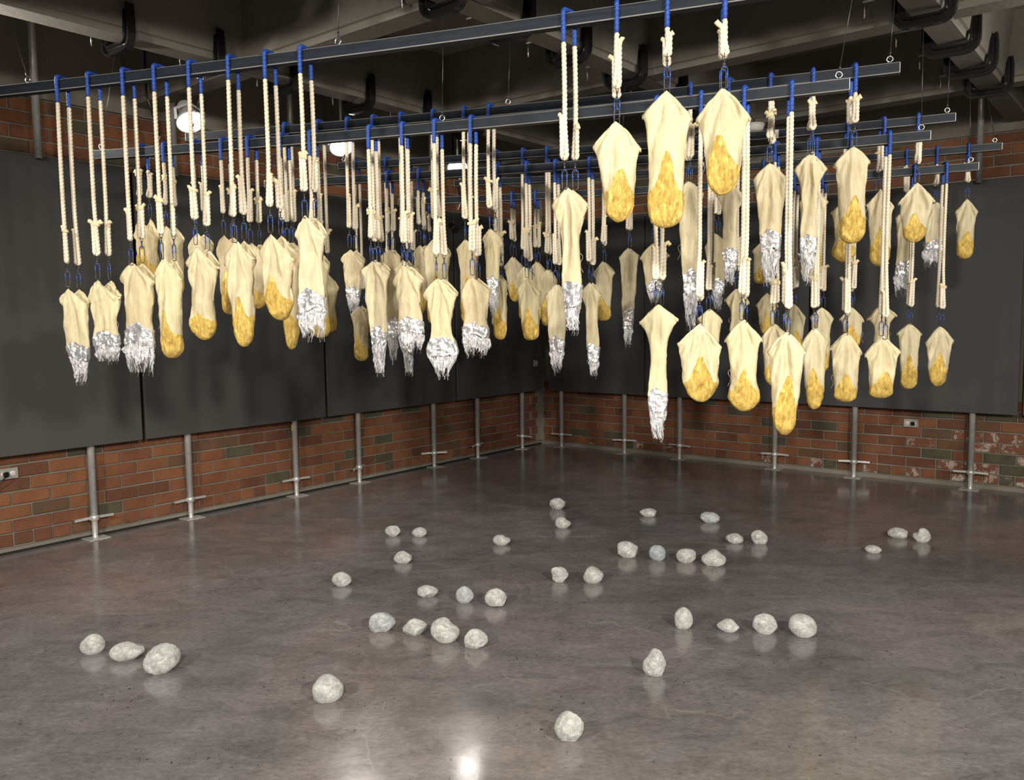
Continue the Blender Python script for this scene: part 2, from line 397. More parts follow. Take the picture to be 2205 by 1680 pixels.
# ---- measured tables: (bar, station, type, apex z, bottom z, width, outline) and (x, y, width, depth, height)
BAGS = [
 (1, -3.393, 'S', 1.675, 1.222, 0.150, 'a'),
 (1, -3.202, 'S', 1.713, 1.323, 0.180, 'b'),
 (1, -2.996, 'S', 1.790, 1.274, 0.181, 'b'),
 (1, -2.811, 'G', 1.808, 1.331, 0.144, 's'),
 (1, -2.618, 'G', 1.848, 1.417, 0.156, 'h'),
 (1, -2.409, 'G', 1.874, 1.386, 0.146, 't'),
 (1, -2.215, 'G', 1.890, 1.506, 0.172, 'd'),
 (1, -2.035, 'S', 1.964, 1.438, 0.154, 'b'),
 (1, -0.852, 'S', 2.013, 1.463, 0.145, 'n'),
 (1, -0.664, 'G', 2.249, 1.870, 0.178, 't'),
 (1, -0.472, 'G', 2.344, 1.840, 0.180, 's'),
 (1, -0.264, 'G', 2.336, 1.952, 0.182, 't'),
 (2, -3.475, 'G', 2.090, 1.752, 0.166, 't'),
 (2, -3.303, 'G', 2.035, 1.644, 0.150, 's'),
 (2, -3.105, 'G', 1.989, 1.512, 0.150, 's'),
 (2, -2.925, 'G', 1.968, 1.543, 0.150, 's'),
 (2, -2.755, 'G', 1.921, 1.571, 0.136, 's'),
 (2, -2.554, 'G', 1.923, 1.350, 0.116, 't'),
 (2, -2.381, 'G', 1.868, 1.411, 0.131, 's'),
 (2, -2.040, 'S', 1.801, 1.242, 0.143, 'c'),
 (2, -1.859, 'S', 1.774, 1.357, 0.161, 'b'),
 (2, -1.678, 'S', 1.704, 1.226, 0.164, 'g'),
 (2, -1.492, 'S', 1.706, 1.329, 0.165, 'b'),
 (2, -0.593, 'S', 1.559, 0.951, 0.156, 'n'),
 (2, -0.409, 'G', 1.468, 1.111, 0.193, 'd'),
 (2, -0.217, 'G', 1.485, 1.073, 0.158, 'h'),
 (2, -0.033, 'G', 1.430, 0.972, 0.159, 't'),
 (3, -2.853, 'G', 1.975, 1.507, 0.166, 's'),
 (3, -2.631, 'G', 1.782, 1.430, 0.156, 's'),
 (3, -2.440, 'S', 1.910, 1.561, 0.140, 'c'),
 (3, -2.275, 'S', 1.847, 1.501, 0.135, 'c'),
 (3, -2.101, 'S', 1.841, 1.214, 0.126, 'n'),
 (3, -1.908, 'G', 1.955, 1.465, 0.158, 's'),
 (3, -1.721, 'G', 1.940, 1.463, 0.127, 's'),
 (3, -1.575, 'S', 1.991, 1.549, 0.109, 'c'),
 (3, -0.516, 'S', 2.182, 1.469, 0.135, 'c'),
 (3, -0.315, 'S', 2.158, 1.681, 0.132, 'n'),
 (3, -0.125, 'S', 2.238, 1.676, 0.161, 'c'),
 (3, 0.061, 'S', 2.271, 1.678, 0.135, 'n'),
 (3, 0.244, 'G', 2.290, 1.839, 0.158, 's'),
 (4, -2.448, 'S', 1.951, 1.255, 0.131, 'c'),
 (4, -2.232, 'G', 1.969, 1.541, 0.103, 't'),
 (4, -1.718, 'G', 1.775, 1.372, 0.106, 's'),
 (4, -1.530, 'G', 1.741, 1.368, 0.140, 's'),
 (4, -1.351, 'S', 1.704, 1.180, 0.150, 'c'),
 (4, -1.144, 'S', 1.709, 1.165, 0.131, 'n'),
 (4, -0.456, 'G', 1.543, 1.172, 0.130, 't'),
 (4, -0.311, 'S', 1.652, 1.315, 0.136, 'n'),
 (4, -0.108, 'G', 1.456, 1.113, 0.137, 't'),
 (4, 0.103, 'G', 1.434, 0.983, 0.143, 't'),
 (4, 0.262, 'G', 1.405, 1.027, 0.157, 's'),
 (4, 0.447, 'G', 1.379, 1.051, 0.165, 's'),
 (5, -3.010, 'G', 1.610, 1.203, 0.137, 's'),
 (5, -2.761, 'G', 1.733, 1.416, 0.127, 's'),
 (5, -2.597, 'G', 1.877, 1.564, 0.126, 's'),
 (5, -1.934, 'G', 1.745, 1.442, 0.121, 's'),
 (5, -1.745, 'G', 1.850, 1.488, 0.126, 's'),
 (5, -1.579, 'G', 1.830, 1.449, 0.118, 's'),
 (5, -1.199, 'G', 1.870, 1.479, 0.134, 's'),
 (5, -1.031, 'S', 1.951, 1.334, 0.127, 'c'),
 (5, -0.867, 'S', 1.975, 1.599, 0.179, 'c'),
 (5, -0.477, 'S', 2.020, 1.554, 0.145, 'c'),
 (5, 0.093, 'G', 2.276, 1.723, 0.164, 's'),
 (5, 0.275, 'G', 2.188, 1.816, 0.154, 'h'),
 (5, 0.468, 'G', 2.237, 1.787, 0.149, 's'),
 (5, 0.663, 'G', 2.260, 1.919, 0.188, 't'),
 (6, -2.704, 'G', 2.076, 1.676, 0.123, 's'),
 (6, -2.003, 'G', 1.963, 1.627, 0.140, 't'),
 (6, -1.819, 'G', 1.922, 1.486, 0.146, 't'),
 (6, -0.184, 'G', 1.658, 1.367, 0.139, 't'),
 (6, -0.006, 'G', 1.576, 1.247, 0.143, 't'),
 (6, 0.168, 'G', 1.552, 1.115, 0.139, 's'),
 (6, 0.357, 'G', 1.548, 1.278, 0.140, 't'),
 (6, 0.540, 'S', 1.561, 1.232, 0.172, 'n'),
 (6, 0.706, 'G', 1.438, 1.011, 0.139, 's'),
 (6, 0.885, 'G', 1.418, 1.031, 0.162, 't'),
 (7, -0.242, 'G', 2.051, 1.739, 0.131, 's'),
 (7, 0.727, 'S', 2.238, 1.633, 0.125, 'b'),
 (7, 0.915, 'S', 2.273, 1.833, 0.147, 'b'),
 (7, 1.110, 'G', 2.285, 1.875, 0.143, 's'),
]
STONES = [
 (-1.933, 3.716, 0.106, 0.090, 0.089),
 (-1.745, 3.657, 0.146, 0.124, 0.071),
 (-1.530, 3.510, 0.153, 0.130, 0.121),
 (-0.747, 3.213, 0.122, 0.103, 0.105),
 (-0.982, 4.658, 0.111, 0.094, 0.078),
 (-0.647, 3.958, 0.129, 0.109, 0.087),
 (-0.480, 3.899, 0.118, 0.100, 0.079),
 (-0.328, 3.811, 0.135, 0.115, 0.113),
 (-0.181, 3.734, 0.111, 0.094, 0.089),
 (-0.476, 4.451, 0.114, 0.097, 0.061),
 (-0.265, 4.348, 0.096, 0.082, 0.087),
 (-0.097, 4.286, 0.117, 0.099, 0.092),
 (-0.690, 5.093, 0.112, 0.096, 0.073),
 (-0.846, 5.746, 0.107, 0.091, 0.073),
 (-0.657, 5.726, 0.103, 0.088, 0.063),
 (-0.079, 5.485, 0.118, 0.100, 0.065),
 (0.349, 6.514, 0.128, 0.109, 0.091),
 (0.354, 5.910, 0.113, 0.096, 0.079),
 (0.257, 4.684, 0.101, 0.086, 0.085),
 (0.449, 4.661, 0.116, 0.099, 0.092),
 (1.024, 6.234, 0.127, 0.108, 0.060),
 (1.438, 6.025, 0.143, 0.121, 0.075),
 (0.714, 5.164, 0.129, 0.109, 0.099),
 (0.887, 5.083, 0.104, 0.088, 0.095),
 (1.056, 5.040, 0.120, 0.102, 0.081),
 (1.210, 4.967, 0.146, 0.124, 0.096),
 (1.467, 5.461, 0.114, 0.097, 0.062),
 (1.620, 5.427, 0.107, 0.091, 0.092),
 (0.815, 3.940, 0.088, 0.074, 0.104),
 (1.021, 3.900, 0.105, 0.089, 0.055),
 (1.187, 3.872, 0.115, 0.098, 0.095),
 (1.350, 3.826, 0.127, 0.108, 0.102),
 (0.585, 3.415, 0.098, 0.083, 0.113),
 (0.188, 2.875, 0.106, 0.090, 0.106),
 (2.273, 5.194, 0.100, 0.085, 0.047),
 (2.588, 5.539, 0.125, 0.106, 0.069),
 (2.691, 5.425, 0.110, 0.094, 0.095),
]

# ================================================================== SETTING
WALL_A, WALL_B = 5.978, 8.058          # mortar planes
LOWA, LOWB = -5.5, -4.5                # far sides of the room behind the camera
CEIL = 3.05
def room_box(name, a0, b0, z0, a1, b1, z1, material, parent=None):
    mb = MB(); V = []
    for z in (z0, z1):
        for a, b_ in ((a0, b0), (a0, b1), (a1, b1), (a1, b0)): V.append(RM(a, b_, z))
    mb.add(V, [(0,1,2,3), (7,6,5,4), (0,4,5,1), (1,5,6,2), (2,6,7,3), (3,7,4,0)])
    return part(name, mb, material, parent)
floor = tag(room_box('floor', LOWA-.2, LOWB-.2, -.1, WALL_A+.2, WALL_B+.2, 0, M['floor']), kind='structure')
wall_left = tag(room_box('wall_left', WALL_A, LOWB, 0, WALL_A+.2, WALL_B+.2, 3.6, M['mortar']), kind='structure')
wall_right = tag(room_box('wall_right', LOWA, WALL_B, 0, WALL_A, WALL_B+.2, 3.6, M['mortar']), kind='structure')
tag(room_box('wall_rear', LOWA-.2, LOWB, 0, LOWA, WALL_B+.2, 3.6, M['plaster']), kind='structure')
tag(room_box('wall_front', LOWA-.2, LOWB-.2, 0, WALL_A+.2, LOWB, 3.6, M['plaster']), kind='structure')
ceiling = tag(room_box('ceiling', LOWA-.2, LOWB-.2, 3.50, WALL_A+.2, WALL_B+.2, 3.62, M['ceiling_concrete']), kind='structure')
# waffle ribs
RIB_PROF = [(-.075, CEIL), (.075, CEIL), (.082, CEIL+.035), (.098, CEIL+.04), (.15, 3.51), (-.15, 3.51), (-.098, CEIL+.04), (-.082, CEIL+.035)]
RIBS_A = [4.61, 2.85, 1.09, -.67, -2.43, -4.19]
RIBS_B = [6.74, 4.98, 3.20, 1.42, -.36, -2.14, -3.92]
def rib(along_b, c, s0, s1):
    mb = MB(); V = []
    for s in (s0, s1):
        for (o, z) in RIB_PROF:
            V.append(RM(c+o, s, z) if along_b else RM(s, c+o, z))
    k = len(RIB_PROF)
    mb.add(V, [(q, (q+1) % k, k+(q+1) % k, k+q) for q in range(k)] + [tuple(range(k)), tuple(range(2*k-1, k-1, -1))])
    part('concrete_rib', mb, M['rib_concrete'], ceiling)
for c in RIBS_A: rib(True, c, LOWB, WALL_B)
edges = [WALL_A] + [c for c in RIBS_A] + [LOWA]
for c in RIBS_B:
    for i in range(len(edges)-1):
        hi = edges[i] - (.0 if i == 0 else .09); lo = edges[i+1] + (.0 if i == len(edges)-2 else .09)
        rib(False, c, lo, hi)
# concrete band on top of the brickwork
room_box('concrete_band', WALL_A-.035, LOWB, 2.985, WALL_A+.01, WALL_B, 3.51, M['ceiling_concrete'], wall_left)
room_box('concrete_band', LOWA, WALL_B-.035, 2.985, WALL_A-.035, WALL_B+.01, 3.51, M['ceiling_concrete'], wall_right)

# bricks
def brick_mesh(ln, material):
    mb = MB(); h = .078; d = .034; c = .004
    x0, x1, z0, z1 = -ln/2, ln/2, -h/2, h/2
    V = [(x0,0,z0),(x1,0,z0),(x1,0,z1),(x0,0,z1), (x0,-d+c,z0),(x1,-d+c,z0),(x1,-d+c,z1),(x0,-d+c,z1),
         (x0+c,-d,z0+c),(x1-c,-d,z0+c),(x1-c,-d,z1-c),(x0+c,-d,z1-c)]
    mb.add(V, [(0,1,2,3)[::-1], (0,1,5,4), (1,2,6,5), (2,3,7,6), (3,0,4,7), (4,5,9,8), (5,6,10,9), (6,7,11,10), (7,4,8,11), (8,9,10,11)])
    return mb.mesh('brick', material)
BM = {}
for key in ('brick_red', 'brick_dark', 'brick_orange', 'brick_grey', 'brick_mixed', 'brick_chalky', 'brick_chalky_grey'):
    for ln in (.233, .111): BM[key, ln] = brick_mesh(ln, M[key])
def lay_bricks(wall, side):
    items = []
    rows = [(0, .042)] + [(i, .042+.0905*i) for i in range(1, 8)] + [(20+i, 2.532+.0905*i) for i in range(5)]
    for (ri, z) in rows:
        head = ri == 0
        pitch = .1225 if head else .245
        off = (.1225 if ri % 2 else 0) + (0.02 if side == 'R' else .075)
        if side == 'L': lo, hi = -.3, WALL_B-.03
        else: lo, hi = -1.2, WALL_A-.04
        s = hi - (pitch/2) - (off % pitch) + (pitch if off % pitch else 0)
        while s > lo:
            a = min(s+pitch/2, hi); b_ = s-pitch/2
            ln = pitch-.012
            if a-b_ > .09:
                zz = z+.0425
                if ln > a-b_-.006: s0 = (a+b_)/2; short = True
                else: s0 = s; short = False
                P = RM(WALL_A, s0, zz) if side == 'L' else RM(s0, WALL_B, zz)
                items.append((P, s0, zz, .111 if (head or short) else .233, ri))
            s -= pitch
    def dist(P):
        d = P-Vector((0, 0, 1.5)); x = d.dot(r2)/max(.1, d.dot(fw))
        return d.length + (50 if abs(x) > .64 or d.dot(fw) < .5 else 0)
    items.sort(key=lambda t: dist(t[0]))
    rest = MB()
    rotz = math.atan2(N2.y, N2.x) if side == 'L' else math.atan2(-N1.y, -N1.x)
    for n, (P, s0, zz, ln, ri) in enumerate(items):
        h = random.random()
        key = 'brick_red' if h < .34 else 'brick_orange' if h < .58 else 'brick_dark' if h < .76 else 'brick_mixed' if h < .89 else 'brick_grey'
        if side == 'R' and s0 < 1.9 and zz < .45 and random.random() < (.75 if s0 < 1.6 else .35):
            key = 'brick_chalky' if random.random() < .8 else 'brick_chalky_grey'
        if side == 'R' and ri == 0 and random.random() < .3: key = 'brick_chalky'
        # face points back into the room: local -y
        jit = Vector((0, 0, random.uniform(-.0015, .0015)))
        nrm = N1 if side == 'L' else N2
        push = nrm*(.022+random.uniform(-.003, .003))
        tilt = random.uniform(-.006, .006)
        # local x must run so that local -y = -nrm
        rz = math.atan2(-nrm.x, nrm.y)
        if n < 298:
            o = bpy.data.objects.new('brick', BM[key, ln]); COL.objects.link(o)
            o.parent = wall; o.location = P+jit+push
            o.rotation_euler = (tilt, tilt*.6, rz)
        else:
            mx = Matrix.Translation(P+jit+push) @ Matrix.Rotation(rz, 4, 'Z')
            me = BM[key, ln]
            rest.add([mx @ v.co for v in me.vertices], [tuple(p.vertices) for p in me.polygons])
    if rest.v:
        o = part('brick_courses', rest, M['brick_red'], wall); tag(o, kind='stuff')
lay_bricks(wall_left, 'L'); lay_bricks(wall_right, 'R')
# rough mortar fillet at the foot of the walls
room_box('mortar_fillet', WALL_A-.022, LOWB, 0, WALL_A+.01, WALL_B, .036, M['mortar'], wall_left)
room_box('mortar_fillet', LOWA, WALL_B-.022, 0, WALL_A, WALL_B+.01, .036, M['mortar'], wall_right)
tag(room_box('baseboard_left', WALL_A-.034, LOWB, 0, WALL_A-.022, WALL_B-.03, .014, M['black']), kind='structure')

# ------------------------------------------------------------------ dark exhibition panels
PZ0, PZ1 = .660, 2.592
def wall_panel(side, s0, s1, depth, label, z0=PZ0):
    mid = (s0+s1)/2
    base = RM(WALL_A-.12, mid, z0) if side == 'L' else RM(mid, WALL_B-.12, z0)
    nrm = N1 if side == 'L' else N2
    t = thing('wall_panel', label, 'wall panel', base, math.atan2(-nrm.x, nrm.y), 'charcoal panels along the brick walls')
    hw = abs(s1-s0)/2-.004
    mb = MB().cbox((-hw, -depth, 0), (hw, .0, PZ1-z0), .003); part('board', mb, M['panel'], t)
    mb = MB()
    for x in (-hw+.05, hw-.05): mb.box((x-.02, .0, .05), (x+.02, .018, PZ1-z0-.05))
    part('batten', mb, M['black'], t)
    return t
for i, (a, b_) in enumerate([(-1.96, -.30), (-.29, 1.37), (1.38, 3.04), (3.06, 4.706), (4.726, 6.40), (6.42, 7.90)]):
    wall_panel('L', a, b_, .026, ['charcoal wall panel far behind the left edge of the picture', 'charcoal wall panel left of the picture on the left wall',
        'charcoal wall panel at the far left above the socket with black plug', 'charcoal wall panel behind the leftmost bags, second from the left',
        'charcoal wall panel on the left wall, third from the left', 'narrow black looking panel on the left wall beside the room corner'][i])
for i, (a, b_) in enumerate([(5.75, 4.485), (4.467, 2.725), (2.69, 1.0), (.975, -.7), (-.71, -2.4)]):
    wall_panel('R', b_, a, .026 if i < 3 else .010, ['charcoal panel on the right wall nearest the room corner', 'charcoal panel on the right wall, second from the corner',
        'charcoal panel on the right wall above the socket, third from corner', 'charcoal panel at the right picture edge, set slightly back',
        'charcoal panel beyond the right picture edge'][i])

# ------------------------------------------------------------------ galvanised props under the panels
def prop_proto():
    t = thing('steel_prop', 'x', 'steel prop')
    part('base_plate', MB().cbox((-.075, -.075, 0), (.075, .075, .006), .002), M['galv'], t)
    part('jack_screw', MB().lathe([(.026, .006), (.0185, .014), (.0185, .15)], k=16), M['galv'], t, True)
    nut = part('wing_nut', MB().lathe([(.026, .128), (.031, .132), (.031, .158), (.026, .165)], k=14), M['galv'], t, True)
    mb = MB(); mb.sweep([(-.135, 0, .146), (-.05, 0, .148), (.05, 0, .148), (.135, 0, .146)], [(-.004, -.009), (.004, -.009), (.004, .009), (-.004, .009)])
    part('handle', mb, M['galv'], nut)
    part('tube', MB().lathe([(.0245, .166), (.0245, 2.50)], k=20), M['galv'], t, True)
    return t
proto = prop_proto()
PLAB = ['galvanised steel prop under the left panels, leftmost of all', 'galvanised steel prop second from the left, by first panel seam',
        'galvanised steel prop third from the left with yellow sticker', 'galvanised steel prop fourth from the left, right of second seam',
        'galvanised steel prop on the left wall, third from the corner', 'galvanised steel prop on the left wall, second from the corner',
        'galvanised steel prop on the left wall beside the corner', 'galvanised steel prop on the right wall beside the corner',
        'galvanised steel prop on the right wall, second from corner', 'galvanised steel prop behind the long silver trimmed bag',
        'galvanised steel prop on the right wall, fourth from corner', 'galvanised steel prop left of the socket on the right wall',
        'galvanised steel prop at the far right beside chalky bricks']
props = [('L', 2.69), ('L', 3.42), ('L', 4.41), ('L', 5.12), ('L', 6.12), ('L', 6.80), ('L', 7.59),
         ('R', 5.60), ('R', 4.75), ('R', 4.08), ('R', 3.05), ('R', 2.30), ('R', 1.34)]
HANG = [.0, .05, -.05, .35, -.4, .2, 1.2, .1, .2, -.1, .05, .15, .0]
for i, (sd, s) in enumerate(props):
    t = proto if i == 0 else copy_tree(proto)
    nrm = N1 if sd == 'L' else N2
    t.location = RM(5.895, s) if sd == 'L' else RM(s, 7.958)
    t.rotation_euler = (0, 0, math.atan2(-nrm.x, nrm.y)+HANG[i]*.35)
    tag(t, PLAB[i], 'steel prop', 'galvanised props holding up the panels')
    for ch in t.children:
        if ch.name.startswith('wing_nut'): ch.rotation_euler = (0, 0, HANG[i])
        if i == 2 and ch.name.startswith('tube'):
            st = part('sticker', MB().sweep([(-.0249, 0, .57), (-.0249, 0, .62)], [(-.009, 0), (.009, 0), (.009, .0006), (-.009, .0006)]), M['yellow'], ch)
# short pipes from the ceiling lapping the panel tops
PIPES = [('L', 2.42, 'grey pipe above the left panels, behind the leftmost ropes'), ('L', 3.36, 'pale pipe above the left panels under the first lamp'),
         ('L', 4.40, 'dark pipe above the left panels near the middle clamp'), ('L', 6.06, 'pale pipe above the left panels left of the third lamp'),
         ('L', 7.56, 'thin pale pipe above the panels by the room corner'), ('R', 1.34, 'bright open ended pipe at the upper right above the panels')]
for sd, s, lab in PIPES:
    nrm = N1 if sd == 'L' else N2
    base = RM(WALL_A-.180, s, 2.565) if sd == 'L' else RM(s, WALL_B-.180, 2.565)
    t = thing('ceiling_pipe', lab, 'pipe', base, math.atan2(-nrm.x, nrm.y), 'pipes between the panels and the ceiling')
    part('tube', MB().lathe([(.020, .02), (.024, .0), (.024, .935)], k=18, caps=False), M['galv'], t, True)
    part('bore', MB().lathe([(.0195, .0), (.0195, .30)], k=16), M['black'], t, True)

# ------------------------------------------------------------------ sockets
def socket(base, nrm, label, plug):
    t = thing('wall_socket', label, 'socket', base, math.atan2(-nrm.x, nrm.y), None)
    part('cover_plate', MB().cbox((-.062, -.012, -.037), (.062, 0, .037), .003), M['plate'], t)
    for x in (-.027, .027):
        mx = Matrix.Translation((x, -.012, 0)) @ Matrix.Rotation(PI/2, 4, 'X')
        o = part('outlet', MB().lathe([(.017, 0), (.017, .003), (.015, .004)], k=18, mtx=mx), M['white'], t, True)
        mb = MB()
        for dz in (-.006, .006): mb.box((x-.004, -.0172, dz-.0014), (x+.004, -.0155, dz+.0014))
        mb.box((x+.008, -.0172, -.002), (x+.0115, -.0155, .002))
        part('slot', mb, M['black'], o)
    if plug:
        p = thing('power_plug', ('black plug with cable in the ' if plug[0] < 0 else 'black plug in the ')+plug[1], 'plug', base, math.atan2(-nrm.x, nrm.y))
        x = plug[0]
        part('plug_body', MB().cbox((x-.016, -.050, -.016), (x+.016, -.0175, .016), .005), M['clamp'], p)
        if x < 0: part('cable', MB().sweep([(x, -.045, -.006), (x-.01, -.062, -.014), (x-.035, -.064, -.030), (x-.075, -.055, -.06), (x-.13, -.045, -.16), (x-.15, -.035, -.35), (x-.16, -.03, -.50), (x-.4, -.03, -.515)], ('r', .004, 8)), M['clamp'], p, True)
socket(RM(WALL_A-.013, 2.18, .530), N1, 'steel double socket at the left picture edge, low on bricks', (-.022, 'left wall socket'))
socket(RM(1.84, WALL_B-.013, .527), N2, 'steel double socket low on the right brick wall', (.022, 'right wall socket'))
t = thing('junction_box', 'small pale box on the dark panel near the room corner', 'box', RM(WALL_A-.1465, 7.76, .985), math.atan2(-N1.x, N1.y))
part('cover', MB().cbox((-.035, -.02, -.04), (.035, 0, .04), .004), M['plate'], t)
part('switch', MB().cbox((-.008, -.028, -.014), (.008, -.02, .014), .002), M['white'], t)

# ================================================================== STEEL BARS
BARN = {1: 3.27, 2: 3.875, 3: 4.364, 4: 4.87, 5: 5.475, 6: 6.0, 7: 6.563}
BARZ = {1: 2.668, 2: 2.46, 3: 2.636, 4: 2.414, 5: 2.619, 6: 2.415, 7: 2.625}
BARR = {1: 0.0, 2: .199, 3: .439, 4: .643, 5: .85, 6: 1.07, 7: 1.308}
WHICH = {1: 'nearest steel bar', 2: 'second bar from the camera', 3: 'third bar from the camera', 4: 'fourth bar from the camera',
         5: 'fifth bar from the camera', 6: 'sixth bar from the camera', 7: 'farthest steel bar'}
BROT = -TB
HB = .0245
def sag(k, s):                       # loaded bars hang a little between their wires
    q = (s-(BARR[k]-2))/2.0
    return -.022*max(0.0, 1-q*q)
for k in range(1, 8):
    c = BN*BARN[k] + BD*BARR[k] + Vector((0, 0, BARZ[k]))
    t = thing('steel_bar', ['', 'long square steel bar nearest the camera, running out at left', 'steel bar with square end, lower of the two front right ends',
        'steel bar with its end highest at the upper right', 'steel bar hanging low behind the upper right pair', 'steel bar ending under the second right hand clamp',
        'steel bar in the lower position of the rearmost pair', 'farthest steel bar, ending beside the bright pipe'][k], 'bar', c, BROT, 'steel bars hung from the ceiling')
    mb = MB(); n = 24
    pr = [(-HB, -HB), (HB, -HB), (HB, HB), (-HB, HB)]; cc = .0035
    prof = [(-HB+cc, -HB), (HB-cc, -HB), (HB, -HB+cc), (HB, HB-cc), (HB-cc, HB), (-HB+cc, HB), (-HB, HB-cc), (-HB, -HB+cc)]
    pts = [(-4.0*i/n, 0, sag(k, BARR[k]-4.0*i/n)) for i in range(n+1)]
    mb.sweep(pts, prof, upv=(0, 0, 1))
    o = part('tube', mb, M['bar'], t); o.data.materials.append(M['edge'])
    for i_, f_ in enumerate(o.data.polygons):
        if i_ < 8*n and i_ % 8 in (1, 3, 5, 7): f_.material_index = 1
    part('end_cap', MB().cbox((0, -HB+.001, -HB+.001), (.003, HB-.001, HB-.001), .001), M['galv'], t)
    part('end_cap', MB().cbox((-4.003, -HB+.001, -HB+.001), (-4.0, HB-.001, HB-.001), .001), M['galv'], t)

# C clamps on the ribs, wires and eye bolts
def clamp_proto():
    t = thing('c_clamp', 'x', 'clamp')
    b_, H, tp = -.052, .125, .20
    path = [(-b_*0-.145, 0, H)]
    path = [(-.118, 0, .135), (-.118, 0, .02)]
    for a in range(0, 91, 15): path.append((-.118+.05*(1-math.cos(math.radians(a))), 0, -.01-.045*math.sin(math.radians(a))))
    for a in range(0, 91, 15): path.append((.070+.055*math.sin(math.radians(a)), 0, -.055+.055*(1-math.cos(math.radians(a)))))
    path += [(.125, 0, .06), (.124, 0, .11), (.118, 0, .155)]
    I = [(x_*1.35, y_*2.0) for x_, y_ in [(-.016, -.013), (-.016, -.007), (-.005, -.005), (-.005, .005), (-.016, .008), (-.016, .015), (.016, .015), (.016, .008), (.005, .005), (.005, -.005), (.016, -.007), (.016, -.013)]]
    part('frame', MB().sweep(path, [(y, x) for x, y in I], upv=(0, 1, 0)), M['clamp'], t)
    sc = part('screw', MB().sweep([(-.30, 0, .105), (-.105, 0, .105)], ('r', .007, 12)), M['galv'], t, True)
    part('handle', MB().sweep([(-.288, .004, .15), (-.290, .002, .02)], ('r', .0042, 8)), M['chrome'], sc, True)
    part('jaw_pad', MB().lathe([(.016, 0), (.016, .012), (.009, .018)], k=14, mtx=Matrix.Translation((-.086, 0, .105)) @ Matrix.Rotation(-PI/2, 4, 'Y')), M['galv'], sc, True)
    return t
cproto = clamp_proto(); cfirst = True
def eye_bolt(k, s, parent_wire_top, cl_label, wire_label):
    """eye on bar k at station s, wire up to a point"""
    global cfirst
    z = BARZ[k]+sag(k, s)+HB
    base = BN*BARN[k]+BD*s+Vector((0, 0, z))
    bar = [o for o in COL.objects if o.name.startswith('steel_bar') and abs(o.location.z-BARZ[k]) < 1e-4 and abs(o.location.dot(BN)-BARN[k]) < 1e-3][0]
    loc = Vector((s-BARR[k], 0, sag(k, s)+HB))
    mb = MB()
    mb.sweep([(0, 0, -.004), (0, 0, .010)], ('r', .004, 8))
    ring = [(.013*math.cos(a), 0, .0225+.013*math.sin(a)) for a in [2*PI*i/16 for i in range(16)]]
    mb.sweep(ring, ('r', .003, 8), closed=True)
    mb.lathe([(.010, -.001), (.010, .003)], k=12)
    part('eye_bolt', mb, M['chrome'], bar, True, loc=loc)
    w0 = base+Vector((0, 0, .030)); w1 = parent_wire_top
    mb = MB(); d = w1-w0
    mb.sweep([(0, 0, 0), tuple(d)], ('r', .0021, 6))
    tw = thing('hanging_wire', wire_label, 'wire', w0, 0, 'wires holding up the bars')
    part('strand', mb, M['wire'], tw, True)
    u = d.normalized()
    loop = [(.006*math.cos(a), 0, .006*math.sin(a)-.001) for a in [2*PI*i/10 for i in range(10)]]
    part('crimp', MB().sweep([tuple(u*.010), tuple(u*.030)], ('r', .0045, 8)), M['wire'], tw, True)
    part('loop', MB().sweep(loop, ('r', .0016, 6), closed=True), M['wire'], tw, True)
def put_clamp(a, b_, label, flip=False):
    global cfirst
    t = cproto if cfirst else copy_tree(cproto); cfirst = False
    t.location = RM(a, b_, CEIL)
    t.rotation_euler = (0, 0, ROOM_Z + (PI if flip else 0) + random.uniform(-.05, .05))
    tag(t, label, 'clamp', 'black clamps on the ceiling ribs')
    return t
CL = {
 'left': ['silver lit clamp at the upper left, open side up', 'clamp behind the fifth rope pair at the upper left', 'dark clamp under the rib crossing at upper left centre',
          'dark clamp on the left rib above the second lamp', 'dark clamp with only its arm showing, left of centre', 'clamp on the left rib above the third lamp', 'clamp on the left rib farthest away'],
 'mid': ['large black clamp cut by the top edge, centre', 'glossy black clamp just under the nearest bar, centre', 'black clamp right of the nearest bar, centre top',
         'black clamp between the first rope pair and golden bag', 'black clamp end behind the golden bags', 'clamp on the middle rib hidden behind bars', 'clamp on the middle rib farthest away'],
 'right': ['black clamp beyond the top edge, right', 'large black clamp cut by the top edge at right', 'black clamp second down the right hand rib', 'black clamp third down the right hand rib',
           'black clamp fourth down the right hand rib', 'clamp lowest on the right hand rib in view', 'black clamp farthest on the right hand rib']}
def bar_s_for_A(k, A):             # station of bar k where it crosses room coordinate A
    return (A-BARN[k]*BN.dot(N1))/BD.dot(N1)
for key, A, off in (('left', 4.61, None), ('mid', 2.85, None), ('right', 1.09, None)):
    for i, k in enumerate(range(1, 8)):
        s = {'left': BARR[k]-3.965, 'mid': bar_s_for_A(k, 2.87), 'right': BARR[k]-.04}[key]
        if k == 1 and key == 'left': s = -3.61
        P = BN*BARN[k]+BD*s
        b_ = P.dot(N2)
        if not (k == 1 and key == 'left'): put_clamp(A, b_, CL[key][i])
        top = RM(A + (.0 if key != 'left' else .03), b_, CEIL-.074)
        eye_bolt(k, s, top, None, {'left': 'thin wire at the left end of the ', 'mid': 'thin wire at the middle of the ', 'right': 'thin wire at the right end of the '}[key]+WHICH[k])

